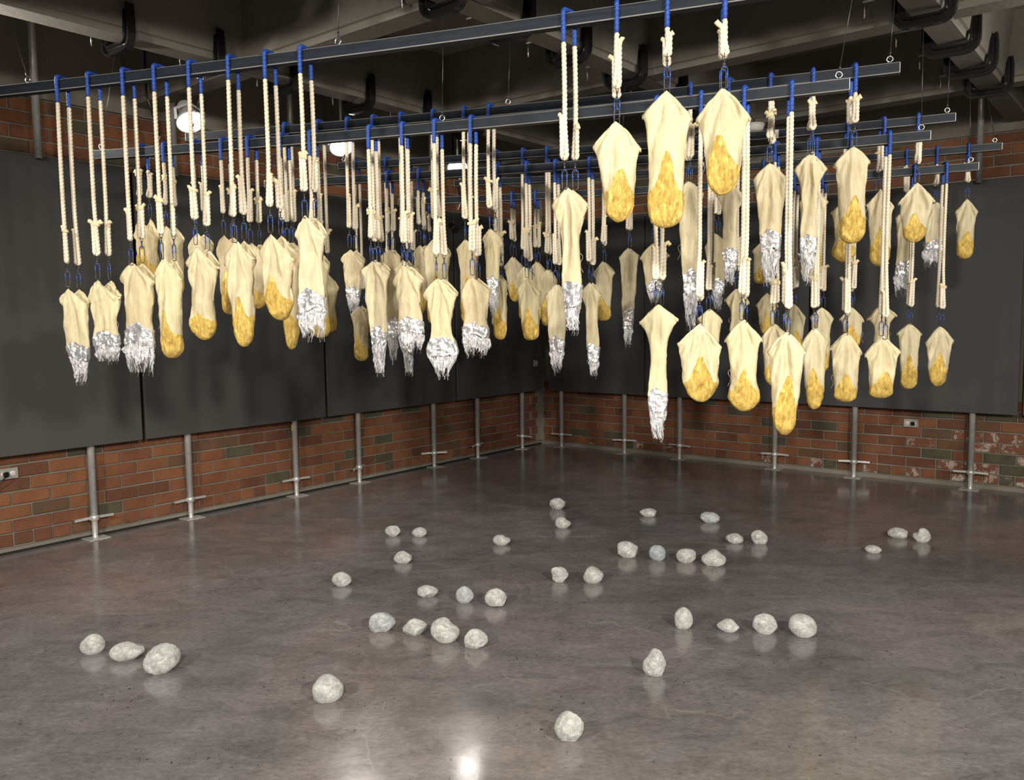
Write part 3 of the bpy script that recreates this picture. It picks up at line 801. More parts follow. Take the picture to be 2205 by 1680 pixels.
# ------------------------------------------------------------------ lamps
def lamp(i, pos, aim, watts, cone):
    d = (aim-pos).normalized()
    lab = {1: 'leftmost glowing flood lamp, behind the hanging ropes', 2: 'middle glowing flood lamp beside long ropes', 3: 'rightmost and smallest glowing flood lamp',
           0: 'glowing flood lamp beyond the left picture edge'}.get(i, ['', '', '', '', 'flood lamp behind the camera on the left side', 'flood lamp straight behind the camera', 'flood lamp behind the camera on the right side', 'flood lamp right of the camera aimed at bags', 'flood lamp beyond the right picture edge aimed at the rib'][i])
    t = thing('flood_lamp', lab, 'lamp', pos, 0, 'flood lamps under the ceiling')
    q = d.to_track_quat('Z', 'Y').to_matrix().to_4x4()
    part('housing', MB().lathe([(.030, -.16), (.045, -.155), (.048, -.09), (.085, -.02), (.095, .0), (.098, .012), (.093, .014), (.090, .004)], k=28, mtx=q, caps=False), M['lampbody'], t, True)
    fins = MB()
    for j in range(5): fins.lathe([(.052, -.145+j*.014), (.052, -.140+j*.014)], k=20, mtx=q)
    part('cooling_fin', fins, M['lampbody'], t)
    part('lens', MB().lathe([(.0895, .002), (.086, .006), (.05, .012), (.001, .014)], k=28, mtx=q, caps=False), M['glow'], t, True)
    mb = MB()
    x = q @ Vector((1, 0, 0)); x.z = 0; x.normalize()
    mb.sweep([tuple(x*.098), tuple(x*.100+Vector((0, 0, .07))), tuple(Vector((0, 0, .12))), tuple(-x*.100+Vector((0, 0, .07))), tuple(-x*.098)], [(-.010, -.0015), (.010, -.0015), (.010, .0015), (-.010, .0015)])
    part('yoke', mb, M['lampbody'], t)
    part('stem', MB().sweep([(0, 0, .118), (0, 0, 3.505-pos.z)], ('r', .010, 10)), M['lampbody'], t, True)
    ld = bpy.data.lights.new('flood', 'SPOT'); ld.energy = watts*10; ld.color = WARM
    ld.spot_size = math.radians(cone); ld.spot_blend = .75; ld.shadow_soft_size = .07 if i < 4 else .16
    lo = bpy.data.objects.new('flood_light', ld); COL.objects.link(lo); lo.parent = t
    lo.location = d*.03; lo.rotation_euler = (-d).to_track_quat('Z', 'Y').to_euler()
for i, (pos, aim, wt, cone) in enumerate(LAMPS): lamp(i, pos, aim, wt, cone)

# ================================================================== ROPE HANGERS AND BAGS
def rope_mesh(name, pts, material, parent, R=.0100, lay=.052, ds=.010, tip=False, phase=0.0):
    P = np.array(pts, float)
    seg = np.linalg.norm(np.diff(P, axis=0), axis=1); cum = np.concatenate([[0], np.cumsum(seg)])
    tot = cum[-1]; n = max(4, int(tot/ds)+1); t = np.linspace(0, tot, n)
    Q = np.stack([np.interp(t, cum, P[:, i]) for i in range(3)], 1)
    T = np.gradient(Q, axis=0); T /= np.linalg.norm(T, axis=1)[:, None]
    U = np.zeros_like(Q); u = np.array([1.0, 0, 0]) if abs(T[0][0]) < .9 else np.array([0, 1.0, 0])
    for i in range(n):
        u = u-T[i]*np.dot(u, T[i]); u /= np.linalg.norm(u); U[i] = u
    W = np.cross(T, U)
    k = 12
    th = np.arange(k)*2*PI/k
    tw = phase+t/lay*2*PI/1.0
    prof = R*(.77+.27*np.abs(np.cos(1.5*th)))
    a = th[None, :]+tw[:, None]
    rr = np.repeat(prof[None, :], n, 0)
    rr[0] *= .6; rr[-1] *= .6
    V = Q[:, None, :]+rr[..., None]*(np.cos(a)[..., None]*U[:, None, :]+np.sin(a)[..., None]*W[:, None, :])
    V = np.concatenate([np.repeat(Q[0][None, None], k, 1), V, np.repeat(Q[-1][None, None], k, 1)], 0)
    return grid_obj(name, V, material, parent)

# shared hardware meshes
def ring_mesh():
    mb = MB(); mb.sweep([(.0125*math.cos(a), 0, .0125*math.sin(a)) for a in [2*PI*i/16 for i in range(16)]], ('r', .0014, 6), closed=True)
    return mb.mesh('ring', M['wire'], True)
def swivel_mesh():
    mb = MB(); mb.lathe([(.0015, .0), (.0045, -.003), (.0045, -.008), (.002, -.010), (.0035, -.016), (.0035, -.022), (.0015, -.026)], k=8)
    mb.sweep([(.005*math.cos(a), .0, -.031+.007*math.sin(a)) for a in [2*PI*i/12 for i in range(12)]], ('r', .0012, 6), closed=True)
    return mb.mesh('swivel', M['wire'], True)
def link_path():
    hw, h, r = .0110, .076, .0075; p = []
    for cx, cz, a0 in ((hw-r, -r, 0), (-hw+r, -r, 90), (-hw+r, -h+r, 180), (hw-r, -h+r, 270)):
        for a in (0, 30, 60, 90): p.append((cx+r*math.cos(math.radians(a0+a)), 0, cz+r*math.sin(math.radians(a0+a))))
    return p
def link_mesh():
    mb = MB(); mb.sweep(link_path(), ('r', .0019, 6), closed=True); return mb.mesh('wire_link', M['wire'], True)
def sleeve_mesh():
    mb = MB()
    for sx in (-1, 1): mb.sweep([(sx*.0110, 0, -.010), (sx*.0110, 0, -.040)], ('r', .0026, 8))
    mb.sweep([(-.0080, 0, -.0006), (.0080, 0, -.0006)], ('r', .0026, 8))
    return mb.mesh('blue_sleeve', M['linkblue'], True)
RING, SWIV, LINK, SLV = ring_mesh(), swivel_mesh(), link_mesh(), sleeve_mesh()

def tie_mesh(parent, p0, ang, sc=1.0):
    """cut end of the folded rope standing off to one side, sometimes whipped with cord"""
    x, y, z = p0; mb = MB()
    c, s = math.cos(ang), math.sin(ang)
    h = random.random()
    if h < .38:
        for lv in range(random.choice([2, 3])):
            ring = []; zz = z-lv*.0062
            for i in range(14):
                a = 2*PI*i/14; ring.append((x+(.0188*math.cos(a))*c-(.0108*math.sin(a))*s, y+(.0188*math.cos(a))*s+(.0108*math.sin(a))*c, zz+.003*math.sin(a+1)))
            mb.sweep(ring, ('r', .0034*sc, 7), closed=True)
    ends = (1,) if h > .15 else (1, -1)
    for sg in ends:
        ln = random.uniform(.021, .031)*sc
        e = (x+sg*c*ln, y+sg*s*ln, z+.012+random.uniform(-.016, .012))
        mb.sweep([(x+sg*c*.0085, y+sg*s*.0085, z-.010), (x+sg*c*.012, y+sg*s*.012, z+.004), (x+sg*c*ln*.75, y+sg*s*ln*.75, z+.013), e], ('r', .0085*sc, 9))
    o = part('tied_end', mb, M['tie'], parent, True); return o

def hanger(k, s, zt, label, near):
    zb = BARZ[k]+sag(k, s)
    t = thing('rope_hanger', label, 'rope', BN*BARN[k]+BD*s+Vector((0, 0, zb)), BROT+random.uniform(-.04, .04), 'rope pairs looped over the steel bars')
    ds = .0045 if k <= 2 else .0052 if k <= 4 else .0065
    R = .0103; yo = HB+R+.0008; zo = HB+R+.0008
    zend = zt+.118-zb
    dxo = random.uniform(-.002, .005) if s < -1.2 else random.choice([-1, 1])*random.uniform(.002, .0120)
    bl = [-(HB+.058+random.uniform(-.012, .012)), -(HB+.062+random.uniform(-.012, .012))]
    # blue loop over the bar
    arc = [(0, -yo, bl[0]), (0, -yo, -.02), (0, -yo, HB-.006)]
    for a in range(10, 81, 14): arc.append((0, -yo+R*1.0-R*1.0*math.cos(math.radians(a)), HB-.006+(R*1.0+.0068)*math.sin(math.radians(a))))
    mid = (zo)
    arc += [(0, -HB+.006, mid), (0, 0, mid+.001), (0, HB-.006, mid)]
    for a in range(80, 9, -14): arc.append((0, yo-R*1.0+R*1.0*math.cos(math.radians(a)), HB-.006+(R*1.0+.0068)*math.sin(math.radians(a))))
    arc += [(0, yo, HB-.006), (0, yo, -.02), (0, yo, bl[1])]
    arc = [(dxo*max(-1, min(1, q_[1]/yo)), q_[1], q_[2]) for q_ in arc]
    rope_mesh('blue_loop', arc, M['blue'], t, R=R*.98, ds=ds)
    wav = random.uniform(-.004, .004)
    for side, (y, b0) in enumerate(((-yo, bl[0]), (yo, bl[1]))):
        ze = zend+random.uniform(-.012, .012)
        if ze > b0-.10: ze = b0-.10
        ln = b0-ze
        fold = min(random.uniform(.11, .17), ln-.03)
        fa = random.choice([0, PI, .5, PI-.5, -.5, PI+.5])
        fx, fy = math.cos(fa)*.0185, math.sin(fa)*.0185
        hx, hy = fx/2, fy/2
        sx = random.uniform(-.003, .003)
        xo = dxo*(1 if side else -1)
        pts = [(0, y, b0)]
        m_ = max(3, int(ln/.06))
        for i in range(1, m_):
            q = i/m_
            pts.append((sx*q*0-hx*0+ (wav*math.sin(q*PI))-hx*max(0, (q-.7)/.3), y-hy*max(0, (q-.7)/.3), b0-ln*q))
        zl = ze+.0105
        pts.append((-hx, y-hy, zl))
        for a in range(20, 161, 20):
            ca, sa = math.cos(math.radians(a)), math.sin(math.radians(a))
            pts.append((-hx*ca, y-hy*ca, zl-.0095*sa))
        pts.append((hx, y+hy, zl)); pts.append((hx, y+hy, zl+fold*.5)); pts.append((hx*1.1, y+hy*1.1, zl+fold))
        pts = [(q_[0]+xo, q_[1], q_[2]) for q_ in pts]
        st = rope_mesh('rope_strand', pts, M['rope'], t, R=R, ds=ds, phase=random.random()*6)
        tie_mesh(t, (xo, y, zl+fold-.012), fa+random.uniform(-.3, .3), random.uniform(.8, 1.15))
        # hardware: ring through the bight, swivel, long link
        rz = random.choice([0, .2, -.2, PI/2, .7, -.7]) if k > 1 else random.choice([0, .25, -.25, .1])
        hk = link('ring', RING, t, (xo, y, ze-.006), rz+PI/2)
        sw = link('swivel', SWIV, t, (xo, y, ze-.016), rz)
        lk = link('wire_link', LINK, t, (xo, y, ze-.044), rz+random.uniform(-.3, .3))
        link('blue_sleeve', SLV, lk)
    return t

PROF = {  # half width along the bag, as a share of the shoulder
 'S': {'a': [(0, 1.04), (.08, .92), (.45, .95), (.62, .90), (.75, .62), (.9, .40), (1, .22)],
       'b': [(0, 1.06), (.07, .88), (.4, .76), (.62, .84), (.75, .88), (.88, .84), (1, .62)],
       'c': [(0, 1.06), (.06, .89), (.22, .80), (.45, .68), (.62, .62), (.75, .52), (.88, .42), (1, .20)],
       'g': [(0, 1.08), (.08, .88), (.2, .76), (.38, .58), (.55, .70), (.68, 1.06), (.76, 1.02), (.88, .62), (1, .28)],
       'n': [(0, 1.10), (.06, .86), (.12, .66), (.2, .50), (.4, .48), (.62, .57), (.72, .56), (.85, .42), (1, .22)]},
 'G': {'s': [(0, 1.06), (.05, .93), (.12, .86), (.3, .80), (.6, .75), (.8, .74), (.9, .72), (1, .66)],
       't': [(0, 1.08), (.05, .94), (.12, .88), (.3, .80), (.6, .70), (.8, .62), (.9, .54), (1, .46)],
       'h': [(0, 1.06), (.05, .90), (.12, .84), (.3, .75), (.55, .70), (.70, .80), (.79, .96), (.87, .82), (1, .60)],
       'd': [(0, 1.05), (.06, .95), (.3, .88), (.55, .78), (.66, .84), (.78, .68), (.9, .56), (1, .45)]}}
def bag(k, s, ty, zt, zbot, W, pr, label, idx):
    rs = random.Random(100+idx)
    base = BN*BARN[k]+BD*s+Vector((0, 0, zt))
    t = thing('muslin_bag', label, 'bag', base, BROT+rs.uniform(-.10, .10), 'silver trimmed bags' if ty == 'S' else 'bags with gilded toes')
    H = zt-zbot
    hw = W/2
    drop = min(W*rs.uniform(.46, .66), H*.36)*(0.85 if ty == 'S' else 1.0)
    asym = rs.uniform(-.14, .14)
    nu = 64 if k <= 3 else 48
    nv = 54 if k <= 3 else 38
    ph = np.arange(nu)*2*PI/nu
    sn, cs = np.sin(ph), np.cos(ph)
    px_, pw_ = zip(*PROF[ty][pr])
    jit = [1+rs.uniform(-.05, .05) for _ in px_]
    pw_ = [p_*j for p_, j in zip(pw_, jit)]; 
    toe = .86 if pr in 's' else .80
    def surf(tt, gold_r=0.0):
        """tt: (rows, nu) parameter; returns V"""
        wd = np.interp(tt, px_, pw_)
        # smooth a bit
        ws = .34*wd+.33*np.interp(np.clip(tt-.06, 0, 1), px_, pw_)+.33*np.interp(np.clip(tt+.06, 0, 1), px_, pw_)
        wd = wd+(ws-wd)*np.clip(tt*5-.6, 0, 1)
        if ty == 'G':
            e = np.clip((tt-toe)/(1-toe), 0, 1); wd = wd*np.sqrt(np.maximum(0, 1-e**2.3))
            dep = .036+.010*np.sin(np.clip((tt-.45)/.4, 0, 1)*PI); dep = np.where(tt < .15, .036, dep)
            dep = dep*np.sqrt(np.maximum(0, 1-e**2.6))
        else:
            dep = .036-.016*np.clip(tt/.5, 0, 1)
            dep = np.maximum(dep, .014)
        S = np.sign(sn)*np.abs(sn)**.80
        Cc = np.sign(cs)*np.abs(cs)**.80
        rimdrop = drop*(np.abs(sn)**rsx)*(1+asym*sn)
        apex = .010*np.exp(-(sn/.22)**2)*0
        z0 = -rimdrop[None, :]-apex
        bot = -H
        # sides: the lowest row is lower in the middle
        tz = tt
        z = z0*(1-tz)+bot*tz
        shift = np.interp(tt, [0, .35, .7, 1], [0, bend*.4, bend, bend*1.1])
        x = hw*wd*S[None, :]+shift
        # pinch the rim to the two hanging points
        y = dep*Cc[None, :]
        # radiating and vertical folds
        al = np.arctan2(x, -(z)+.022)
        fr = np.sign(cs)[None, :]
        env = np.clip(1.15-tt*.75, .42, 1)*np.clip(tt*14+.25, 0, 1)*np.abs(cs)[None, :]**.35
        f = amp*np.sin(al*kf+p1)+.6*amp*np.sin(al*kf*1.9+p2+tt*3)+.55*amp*(np.abs(np.sin(x*75+p3+tt*2.5))-.6)
        y = y+f*env*np.where(fr > 0, 1, .9)
        # a seam ridge down the middle of the toe
        if ty == 'G' and seam:
            rg = .0045*np.exp(-((x-.006*np.sin(tt*9+p1))/.0045)**2)*np.clip((tt-.35)*4, 0, 1)*(1-np.clip((tt-.93)*12, 0, 1))
            y = y-np.where(cs[None, :] < 0, rg, 0)
        n_, k_ = tt.shape
        V = np.stack([x, y, z], -1)
        return V
    rsx = .8*rs.uniform(.95, 1.3); bend = rs.uniform(-.010, .010); amp = rs.uniform(.0075, .012); kf = rs.uniform(9, 15)
    p1, p2, p3 = rs.uniform(0, 6), rs.uniform(0, 6), rs.uniform(0, 6)
    seam = rs.random() < .6
    def wrinkle(V, a, sc, seed):
        n_, k_, _ = V.shape
        o = Vector((seed*3.1, seed*1.7, 0))
        for i in range(n_):
            for j in range(k_):
                p = V[i, j]
                q = Vector((p[0]*sc, p[1]*sc*.5+(3 if p[1] > 0 else 0), p[2]*sc*.75))+o
                d = noise.turbulence_vector(q, 3, False)
                V[i, j, 0] += d[0]*a*.8; V[i, j, 1] += d[1]*a*1.2; V[i, j, 2] += d[2]*a*.25
        return V
    def cols(f):           # per-column value with smooth noise around the bag
        return np.array([f(a) for a in ph])
    if ty == 'G':
        g0 = rs.uniform(.66, .74) if pr != 't' else rs.uniform(.62, .70); arch = rs.uniform(.14, .30)*(1 if rs.random() < .85 else .2); gx = rs.uniform(-.25, .25); gw = rs.uniform(.28, .5)
        tb = cols(lambda a: g0-arch*math.exp(-(abs(math.sin(a)-gx)/gw)**1.7)+.030*noise.noise(Vector((math.cos(a)*2.2, math.sin(a)*2.2, idx*1.3)))+.022*noise.noise(Vector((math.cos(a)*9, math.sin(a)*9, idx*2.3))))
        tb = np.clip(tb, .4, .88)
        n1_ = int(nv*.62); n2_ = nv-n1_+8
        t1 = tb[None, :]*(np.linspace(0, 1, n1_)[:, None])
        lin = np.linspace(0, 1, n2_); lin = 1-(1-lin)**1.35
        t2 = tb[None, :]+(1-tb[None, :])*lin[:, None]
        V = wrinkle(surf(np.concatenate([t1, t2[1:]], 0)), .0065, 16, idx)
        Va = V[:n1_]; Vb = V[n1_-1:]
        # turned hem: thicken the rim by folding two rows inside
        rim = np.stack([Va[0]*np.array([.97, .90, 1])+np.array([0, 0, -.012]), Va[0]*np.array([.98, .94, 1])+np.array([0, 0, -.002])], 0)
        grid_obj('cloth', np.concatenate([rim, Va], 0), M['muslin'], t)
        Vg = Vb.copy()
        # close the bottom
        Vg = np.concatenate([Vg, np.repeat(Vg[-1].mean(0)[None, None], nu, 1)], 0)
        # crumple the leaf
        for i in range(1, Vg.shape[0]-1):
            for j in range(nu):
                p = Vg[i, j]; d = noise.noise(Vector((p[0]*70, p[1]*70, p[2]*55+idx)))*.0022
                Vg[i, j, 1] += d*(1 if p[1] > 0 else -1)
        grid_obj('gilded_toe', Vg, M['gold'], t)
    else:
        f0 = rs.uniform(.56, .64) if pr != 'n' else rs.uniform(.62, .68)
        f1 = f0+rs.uniform(.15, .20)
        zz = lambda a, m_, sd: m_*noise.noise(Vector((math.cos(a)*1.8, math.sin(a)*1.8, sd)))
        tb = cols(lambda a: f0+zz(a, .04, idx*1.1)); tc = cols(lambda a: f1+zz(a, .05, idx*1.1+5))
        n1_, n2_ = int(nv*.62), int(nv*.26)
        t1 = tb[None, :]*np.linspace(0, 1, n1_)[:, None]
        t2 = tb[None, :]+(tc-tb)[None, :]*np.linspace(0, 1, n2_)[:, None]
        V = wrinkle(surf(t1), .0065, 16, idx)
        rim = np.stack([V[0]*np.array([.97, .90, 1])+np.array([0, 0, -.012]), V[0]*np.array([.98, .94, 1])+np.array([0, 0, -.002])], 0)
        grid_obj('cloth', np.concatenate([rim, V], 0), M['muslin'], t)
        F = surf(t2)
        F[..., 0] *= 1.03; F[..., 1] *= 1.10
        for i in range(F.shape[0]):
            for j in range(nu):
                p = F[i, j]; d = noise.turbulence_vector(Vector((p[0]*34, (5 if p[1] > 0 else 0), p[2]*34+idx)), 2, True)
                F[i, j, 0] += d[0]*.006; F[i, j, 1] += (d[1])*.009*(1 if p[1] > 0 else -1); F[i, j, 2] += d[2]*.004
        grid_obj('foil_band', F, M['foil'], t, smooth=False)
        # tattered gauze: sleeve plus many hanging ribbons
        nz = 16
        te = cols(lambda a: min(1.0, f1+(1-f1)*(.60+.50*abs(noise.noise(Vector((math.cos(a)*2, math.sin(a)*2, idx*.7)))) + .45*noise.noise(Vector((math.cos(a)*9, math.sin(a)*9, idx*.9))))))
        t3 = (tc-.01)[None, :]+(te-tc)[None, :]*np.linspace(0, 1, nz)[:, None]
        G = wrinkle(surf(t3), .016, 26, idx+50)
        G[..., 0] += .006*np.sin(G[..., 2]*60+p1)
        grid_obj('gauze_hem', G, M['gauze'], t)
        mb = MB()
        nr = 130 if k <= 3 else 60
        for q in range(nr):
            a = rs.uniform(0, 2*PI); j = int(a/(2*PI)*nu) % nu
            ts = f1+rs.uniform(-.02, .12); tee = min(1.02, ts+rs.uniform(.10, .34)*(1-f1)/.3)
            if rs.random() < .12: tee = min(1.06, tee+.06)
            m_ = 10; wd0 = rs.uniform(.0003, .0009) if rs.random() < .88 else rs.uniform(.0015, .003)
            tt = np.linspace(ts, tee, m_)[:, None]*np.ones((1, nu))
            R_ = surf(np.minimum(tt, 1.0))[:, j, :]
            ex = np.maximum(tt[:, 0]-1.0, 0)
            pr_, ax_, ay_ = rs.uniform(0, 6), rs.uniform(.003, .013), rs.uniform(.003, .012)
            V2 = []; F2 = []
            for i in range(m_):
                u_ = i/(m_-1)
                c_ = Vector(R_[i])+Vector((ax_*math.sin(u_*(5+pr_)+pr_)*u_, ay_*math.cos(u_*(6+pr_)+pr_)*u_, -ex[i]*H+rs.uniform(-.002, .002)))
                w_ = wd0*(1-.6*u_); an = pr_+u_*2
                dx = Vector((math.cos(an)*w_, math.sin(an)*w_, 0))
                V2 += [c_-dx, c_+dx]
                if i: F2.append((2*i-2, 2*i-1, 2*i+1, 2*i))
            mb.add(V2, F2)
        part('frayed_threads', mb, M['threads'], t)
    # one or two stray threads
    if rs.random() < .35:
        tl = rs.uniform(.3, .55); sd_ = rs.choice([0, 1]); q_ = surf(np.full((1, nu), tl))[0, nu//4 if sd_ else 3*nu//4]; mb = MB(); x0 = float(q_[0]); z0 = float(q_[2])
        pts = [(x0, 0, z0)]
        for i in range(1, 8): pts.append((x0+(1 if x0 > 0 else -1)*(.006+.006*math.sin(i*1.1)), rs.uniform(-.003, .003), z0-i*.011))
        mb.sweep(pts, ('r', .0005, 4)); part('loose_thread', mb, M['threads'], t)
    return t

by = {}
for b_ in BAGS: by.setdefault(b_[0], []).append(b_)
for k in by: by[k].sort(key=lambda q: q[1])
idx = 0
for k in sorted(by):
    n = len(by[k])
    for j, (kk, s, ty, zt, zb, W, pr) in enumerate(by[k]):
        idx += 1; random.seed(1000+idx)
        pos = (ORD[j+1]+' from left' if j < (n+1)//2 else (ORD[n-j]+' from right') if n-j > 1 else 'rightmost') if j else 'leftmost'
        look = {'a': 'two peaked', 'b': 'broad', 'c': 'tapering', 'g': 'waisted', 'n': 'long narrow'} if ty == 'S' else {'s': 'straight', 't': 'pointed', 'h': 'heeled', 'd': 'wide'}
        kind = '%s cream bag, silver frayed hem, ' % look[pr] if ty == 'S' else '%s cream bag with gilded toe, ' % look[pr]
        hanger(k, s, zt, 'cream rope pair with blue top, %s on %s' % (pos, WHICH[k]), k <= 2)
        bag(k, s, ty, zt, zb, W, pr, kind+pos+' on '+WHICH[k], idx)

# ================================================================== STONES
def stone(i, X, Y, w_, d_, h_, sil, style, label):
    rs = random.Random(500+i)
    import bmesh
    bm = bmesh.new(); bmesh.ops.create_icosphere(bm, subdivisions=5, radius=1.0)
    planes = []
    nf = {'round': 0, 'facet': 7, 'angular': 11, 'flat': 3}[style]
    for q in range(nf):
        v = Vector((rs.gauss(0, 1), rs.gauss(0, 1), rs.gauss(0, .8))).normalized(); planes.append((v, rs.uniform(.74, .90)))
    ang = np.radians(np.arange(0, 405, 45)); sv = 1+(np.array(list(sil)+[sil[0]])-1)*(1.45 if style != 'flat' else 1.1); sv[6] = max(sv[6], .97); sv[5] = min(max(sv[5], .9), 1.04); sv[7] = min(max(sv[7], .88), 1.04)
    for v in bm.verts:
        p = v.co.normalized()
        a = math.atan2(p.z, p.x) % (2*PI)
        f = a/(PI/4); i0 = int(f) % 8; u_ = f-int(f)
        a0, a1, a2, a3 = sv[(i0-1) % 8], sv[i0], sv[(i0+1) % 8], sv[(i0+2) % 8]
        sf = ((1-u_)**3*a0+(3*u_**3-6*u_**2+4)*a1+(-3*u_**3+3*u_**2+3*u_+1)*a2+u_**3*a3)/6
        sf = .45*sf+.55*(a1*(1-u_*u_*(3-2*u_))+a2*u_*u_*(3-2*u_))
        r_ = math.sqrt(p.x*p.x+p.z*p.z)
        q = p*(1+(sf-1)*r_)
        for (n_, dd) in planes:
            e = q.dot(n_)
            if e > dd: q = q-n_*(e-dd)*.88
        nn = noise.fractal(p*1.6+Vector((i*3.3, 0, 0)), 1.0, 2.0, 3)*(.035 if style == 'round' else .05)
        nn += (noise.fractal(p*6+Vector((i*7.3, 2, 0)), .9, 2.1, 4))*(.016 if style == 'round' else .026)
        if style in ('facet', 'angular') or i in (3, 9, 23, 31):
            nn += -.035*max(0, noise.noise(p*4.2+Vector((0, i*1.9, 5)))) 
        q = q*(1+nn)
        if q.z < -.74: q.z = -.74+(q.z+.74)*.22
        v.co = Vector((q.x*w_/2, q.y*d_/2, q.z*h_/2))
    xs = [v.co.x for v in bm.verts]; zs = [v.co.z for v in bm.verts]
    fx = w_/(max(xs)-min(xs)); fz = h_/(max(zs)-min(zs)); z0 = min(zs)*fz
    for v in bm.verts:
        v.co.x *= fx; v.co.z = v.co.z*fz-z0-.0015
        if v.co.z < .004: v.co.z = max(v.co.z*.3, -.0005)
    me = bpy.data.meshes.new('stone'); bm.to_mesh(me); bm.free()
    me.polygons.foreach_set('use_smooth', [True]*len(me.polygons)); me.materials.append(M['stone'])
    o = link('stone', me, None, (X, Y, 0.0), -math.atan2(X, Y))
    o.color = (1, 1, 1, 0.0 if i in (24,) else .45 if i in (6, 11, 22) else rs.uniform(.85, 1.0))
    return tag(o, label, 'stone', 'silvery stones on the floor')
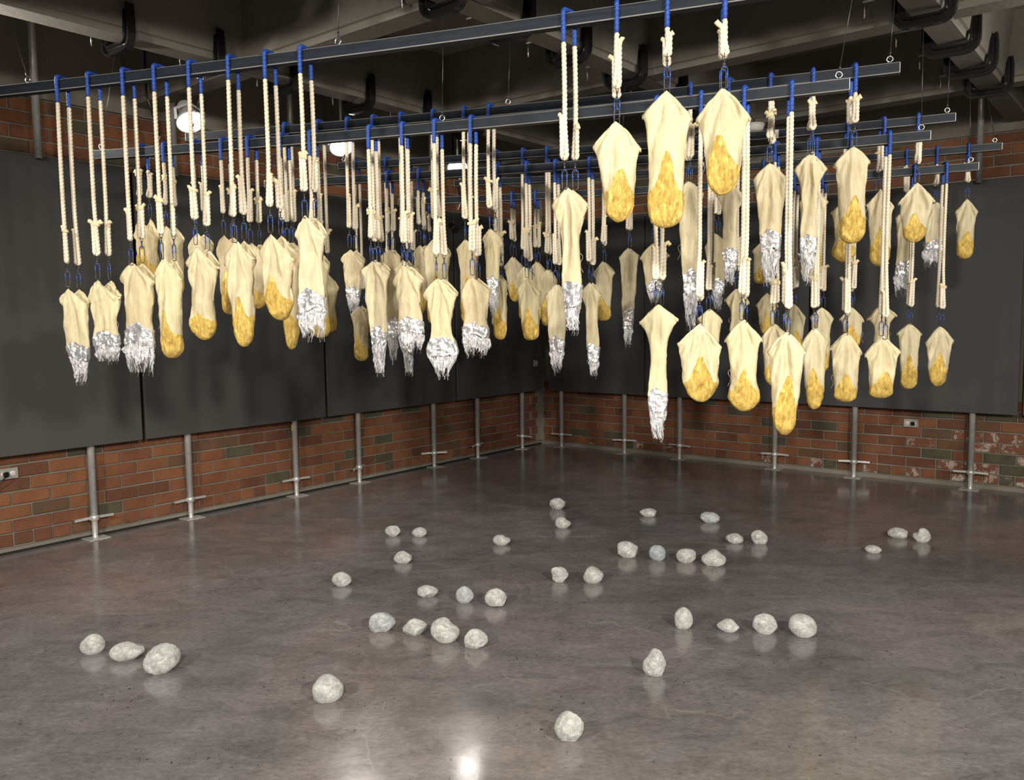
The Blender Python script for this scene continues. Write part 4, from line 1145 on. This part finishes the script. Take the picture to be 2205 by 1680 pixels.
# silhouette radii at 0,45,..315 degrees (right, up right, up, ...)
SIL = [
 ((1,1,1.05,.9,.95,.95,.95,1), 'round', 'small round silvery stone, leftmost on the floor'),
 ((1,.8,.95,1,1,1.05,.9,.95), 'round', 'oblong pale stone, middle of the three at far left'),
 ((1,1.05,1,.88,.95,1.05,.9,.85), 'facet', 'largest rough egg shaped stone, rightmost of the three at left'),
 ((1,.92,1.05,.95,.95,1.1,.8,1.1), 'round', 'big dome shaped stone alone in the left foreground'),
 ((1,.9,1,1,1,.95,1,1), 'round', 'smooth oval stone alone, left of the rear left group'),
 ((1,1,1,.98,.95,1.1,.85,.85), 'facet', 'pale blunt stone, leftmost of the four in a row at centre'),
 ((1,1,1,.95,.95,1.1,1,.8), 'facet', 'flat cornered stone, second of the four at centre'),
 ((1,.78,1.05,1.02,.95,.9,1,1.02), 'round', 'large smooth wedge stone, third of the four at centre'),
 ((1,.9,1.05,.95,.9,1.05,.95,.85), 'angular', 'cratered stone, rightmost of the four at centre'),
 ((1,.9,.9,.9,1,.8,1,.9), 'angular', 'jagged flat stone, leftmost of three left of centre'),
 ((1,.9,1.05,1,.95,1,1,.8), 'round', 'small grey round stone, middle of three left of centre'),
 ((1,.95,1,1.0,1,.95,.95,1), 'facet', 'rounded stone, rightmost of three left of centre'),
 ((1,.85,1,.9,.95,1,.9,1), 'angular', 'folded looking stone below the rear left pair'),
 ((1,1,1,1,.95,.9,1,1), 'facet', 'oval stone, left one of the rear left pair'),
 ((1,1,1,.95,1,1,1,1), 'round', 'smooth egg stone, right one of the rear left pair'),
 ((1,.7,.9,1,1,1,1,.6), 'round', 'small drop shaped stone alone at rear centre left'),
 ((.95,1.05,.95,1,.95,.9,1,.9), 'angular', 'sharp edged stone farthest back near the centre'),
 ((1,.75,1,1,.95,1,.95,.9), 'round', 'small pointed stone just in front of the farthest stone'),
 ((1,.95,.9,1.1,.8,.9,1,1), 'angular', 'notched bright stone, left of the centre pair'),
 ((1,.95,1.05,.95,.95,1,1,.95), 'facet', 'rounded block stone, right of the centre pair'),
 ((1,.95,.95,.95,1,.95,1,1), 'flat', 'flat pebble at the back, left of the two flat ones'),
 ((1,1,.8,1,1,1,.9,1), 'flat', 'flat topped grey stone at the back right of centre'),
 ((1,.9,1,1.05,.9,.95,.95,1), 'facet', 'pitted stone, leftmost of the four in the right row'),
 ((1,1,1,1,.95,.95,1,1), 'round', 'bluish round stone, second of the four in right row'),
 ((.95,1.1,1,1.0,.95,1,1,.95), 'facet', 'squarish bright stone, third of the four in right row'),
 ((1,.85,1.1,.85,1,1.05,.9,1.05), 'round', 'broad triangular stone, rightmost of four in right row'),
 ((1,.9,1,1.05,.95,.9,1,1), 'flat', 'small flat oval stone behind the right row'),
 ((1,.95,1.05,1.05,.9,.95,1,1.05), 'facet', 'cracked round stone behind the right row, right one'),
 ((1,1,1.05,1,.95,1.05,1,1), 'round', 'upright oval stone, leftmost of the right foreground four'),
 ((1,1.05,1,.8,1,.85,1,1), 'flat', 'small flat stone, second of the right foreground four'),
 ((1,1,1.05,1,.95,.95,1.05,1), 'facet', 'speckled round stone, third of the right foreground four'),
 ((1,1,1,1.02,.95,.85,1,1.08), 'round', 'large disc like stone, rightmost of right foreground four'),
 ((.95,1.02,1.15,.78,.92,1.0,.95,1.05), 'facet', 'triangular stone standing alone in the right foreground'),
 ((1,1,1.0,.92,.95,.95,1.05,.85), 'facet', 'blocky stone nearest the camera at bottom centre'),
 ((1,.85,.9,.95,1,1,.95,1), 'flat', 'small flat pebble at the far right, nearest of three'),
 ((1,.95,1,.9,1,.95,.9,1), 'angular', 'grooved flat stone, left one of the far right pair'),
 ((1,1.0,1.05,.65,1,.75,1.0,1.0), 'angular', 'pointed stone, rightmost on the floor'),
]
for i, (S_, (sl, sty, lab)) in enumerate(zip(STONES, SIL)):
    stone(i+1, *S_, sl, sty, lab)

# ================================================================== SMALL CEILING THINGS
t = thing('smoke_detector', 'white round detector on a ceiling rib behind the gilded bags', 'detector', (1.99, 6.95, 3.05), 0)
part('base', MB().lathe([(.085, 0), (.085, -.02)], k=28), M['white'], t, True)
part('dome', MB().lathe([(.078, -.02), (.074, -.045), (.05, -.06), (.001, -.062)], k=28, caps=False), M['white'], t, True)
def track_spot(pos, yaw, label):
    t = thing('track_spotlight', label, 'spotlight', pos, yaw, 'small black spotlights above the left panels')
    q = Matrix.Rotation(math.radians(118), 4, 'X')
    part('barrel', MB().lathe([(.028, -.06), (.034, -.055), (.034, .045), (.040, .05), (.040, .06), (.030, .058)], k=20, mtx=q), M['clamp'], t, True)
    part('bracket', MB().sweep([(0, 0, .03), (0, .01, .11), (.05, .02, .17), (.09, .02, .26)], [(-.008, -.002), (.008, -.002), (.008, .002), (-.008, .002)]), M['chrome'], t)
    part('arm', MB().sweep([(.09, .02, .26), (.02, .04, 3.05-pos[2]), (.02, .04, 3.5-pos[2])], ('r', .007, 8)), M['clamp'], t, True)
track_spot(tuple(RM(5.55, 3.02, 2.52)), .6, 'small black spotlight hanging behind the third bag')
track_spot(tuple(RM(5.6, 6.15, 2.40)), .4, 'small black spotlight above the panel left of the third lamp')
t = thing('bar_tag', 'small pale paper tag on a bar behind the hooded bag', 'tag', tuple(BN*(5.475-.026)+BD*(-.13)+Vector((0, 0, 2.60))), BROT)
part('paper', MB().box((-.018, -.001, -.025), (.018, 0, .025)), M['white'], t)
part('fold', MB().box((-.018, -.0016, .018), (.018, -.001, .026)), M['white'], t)
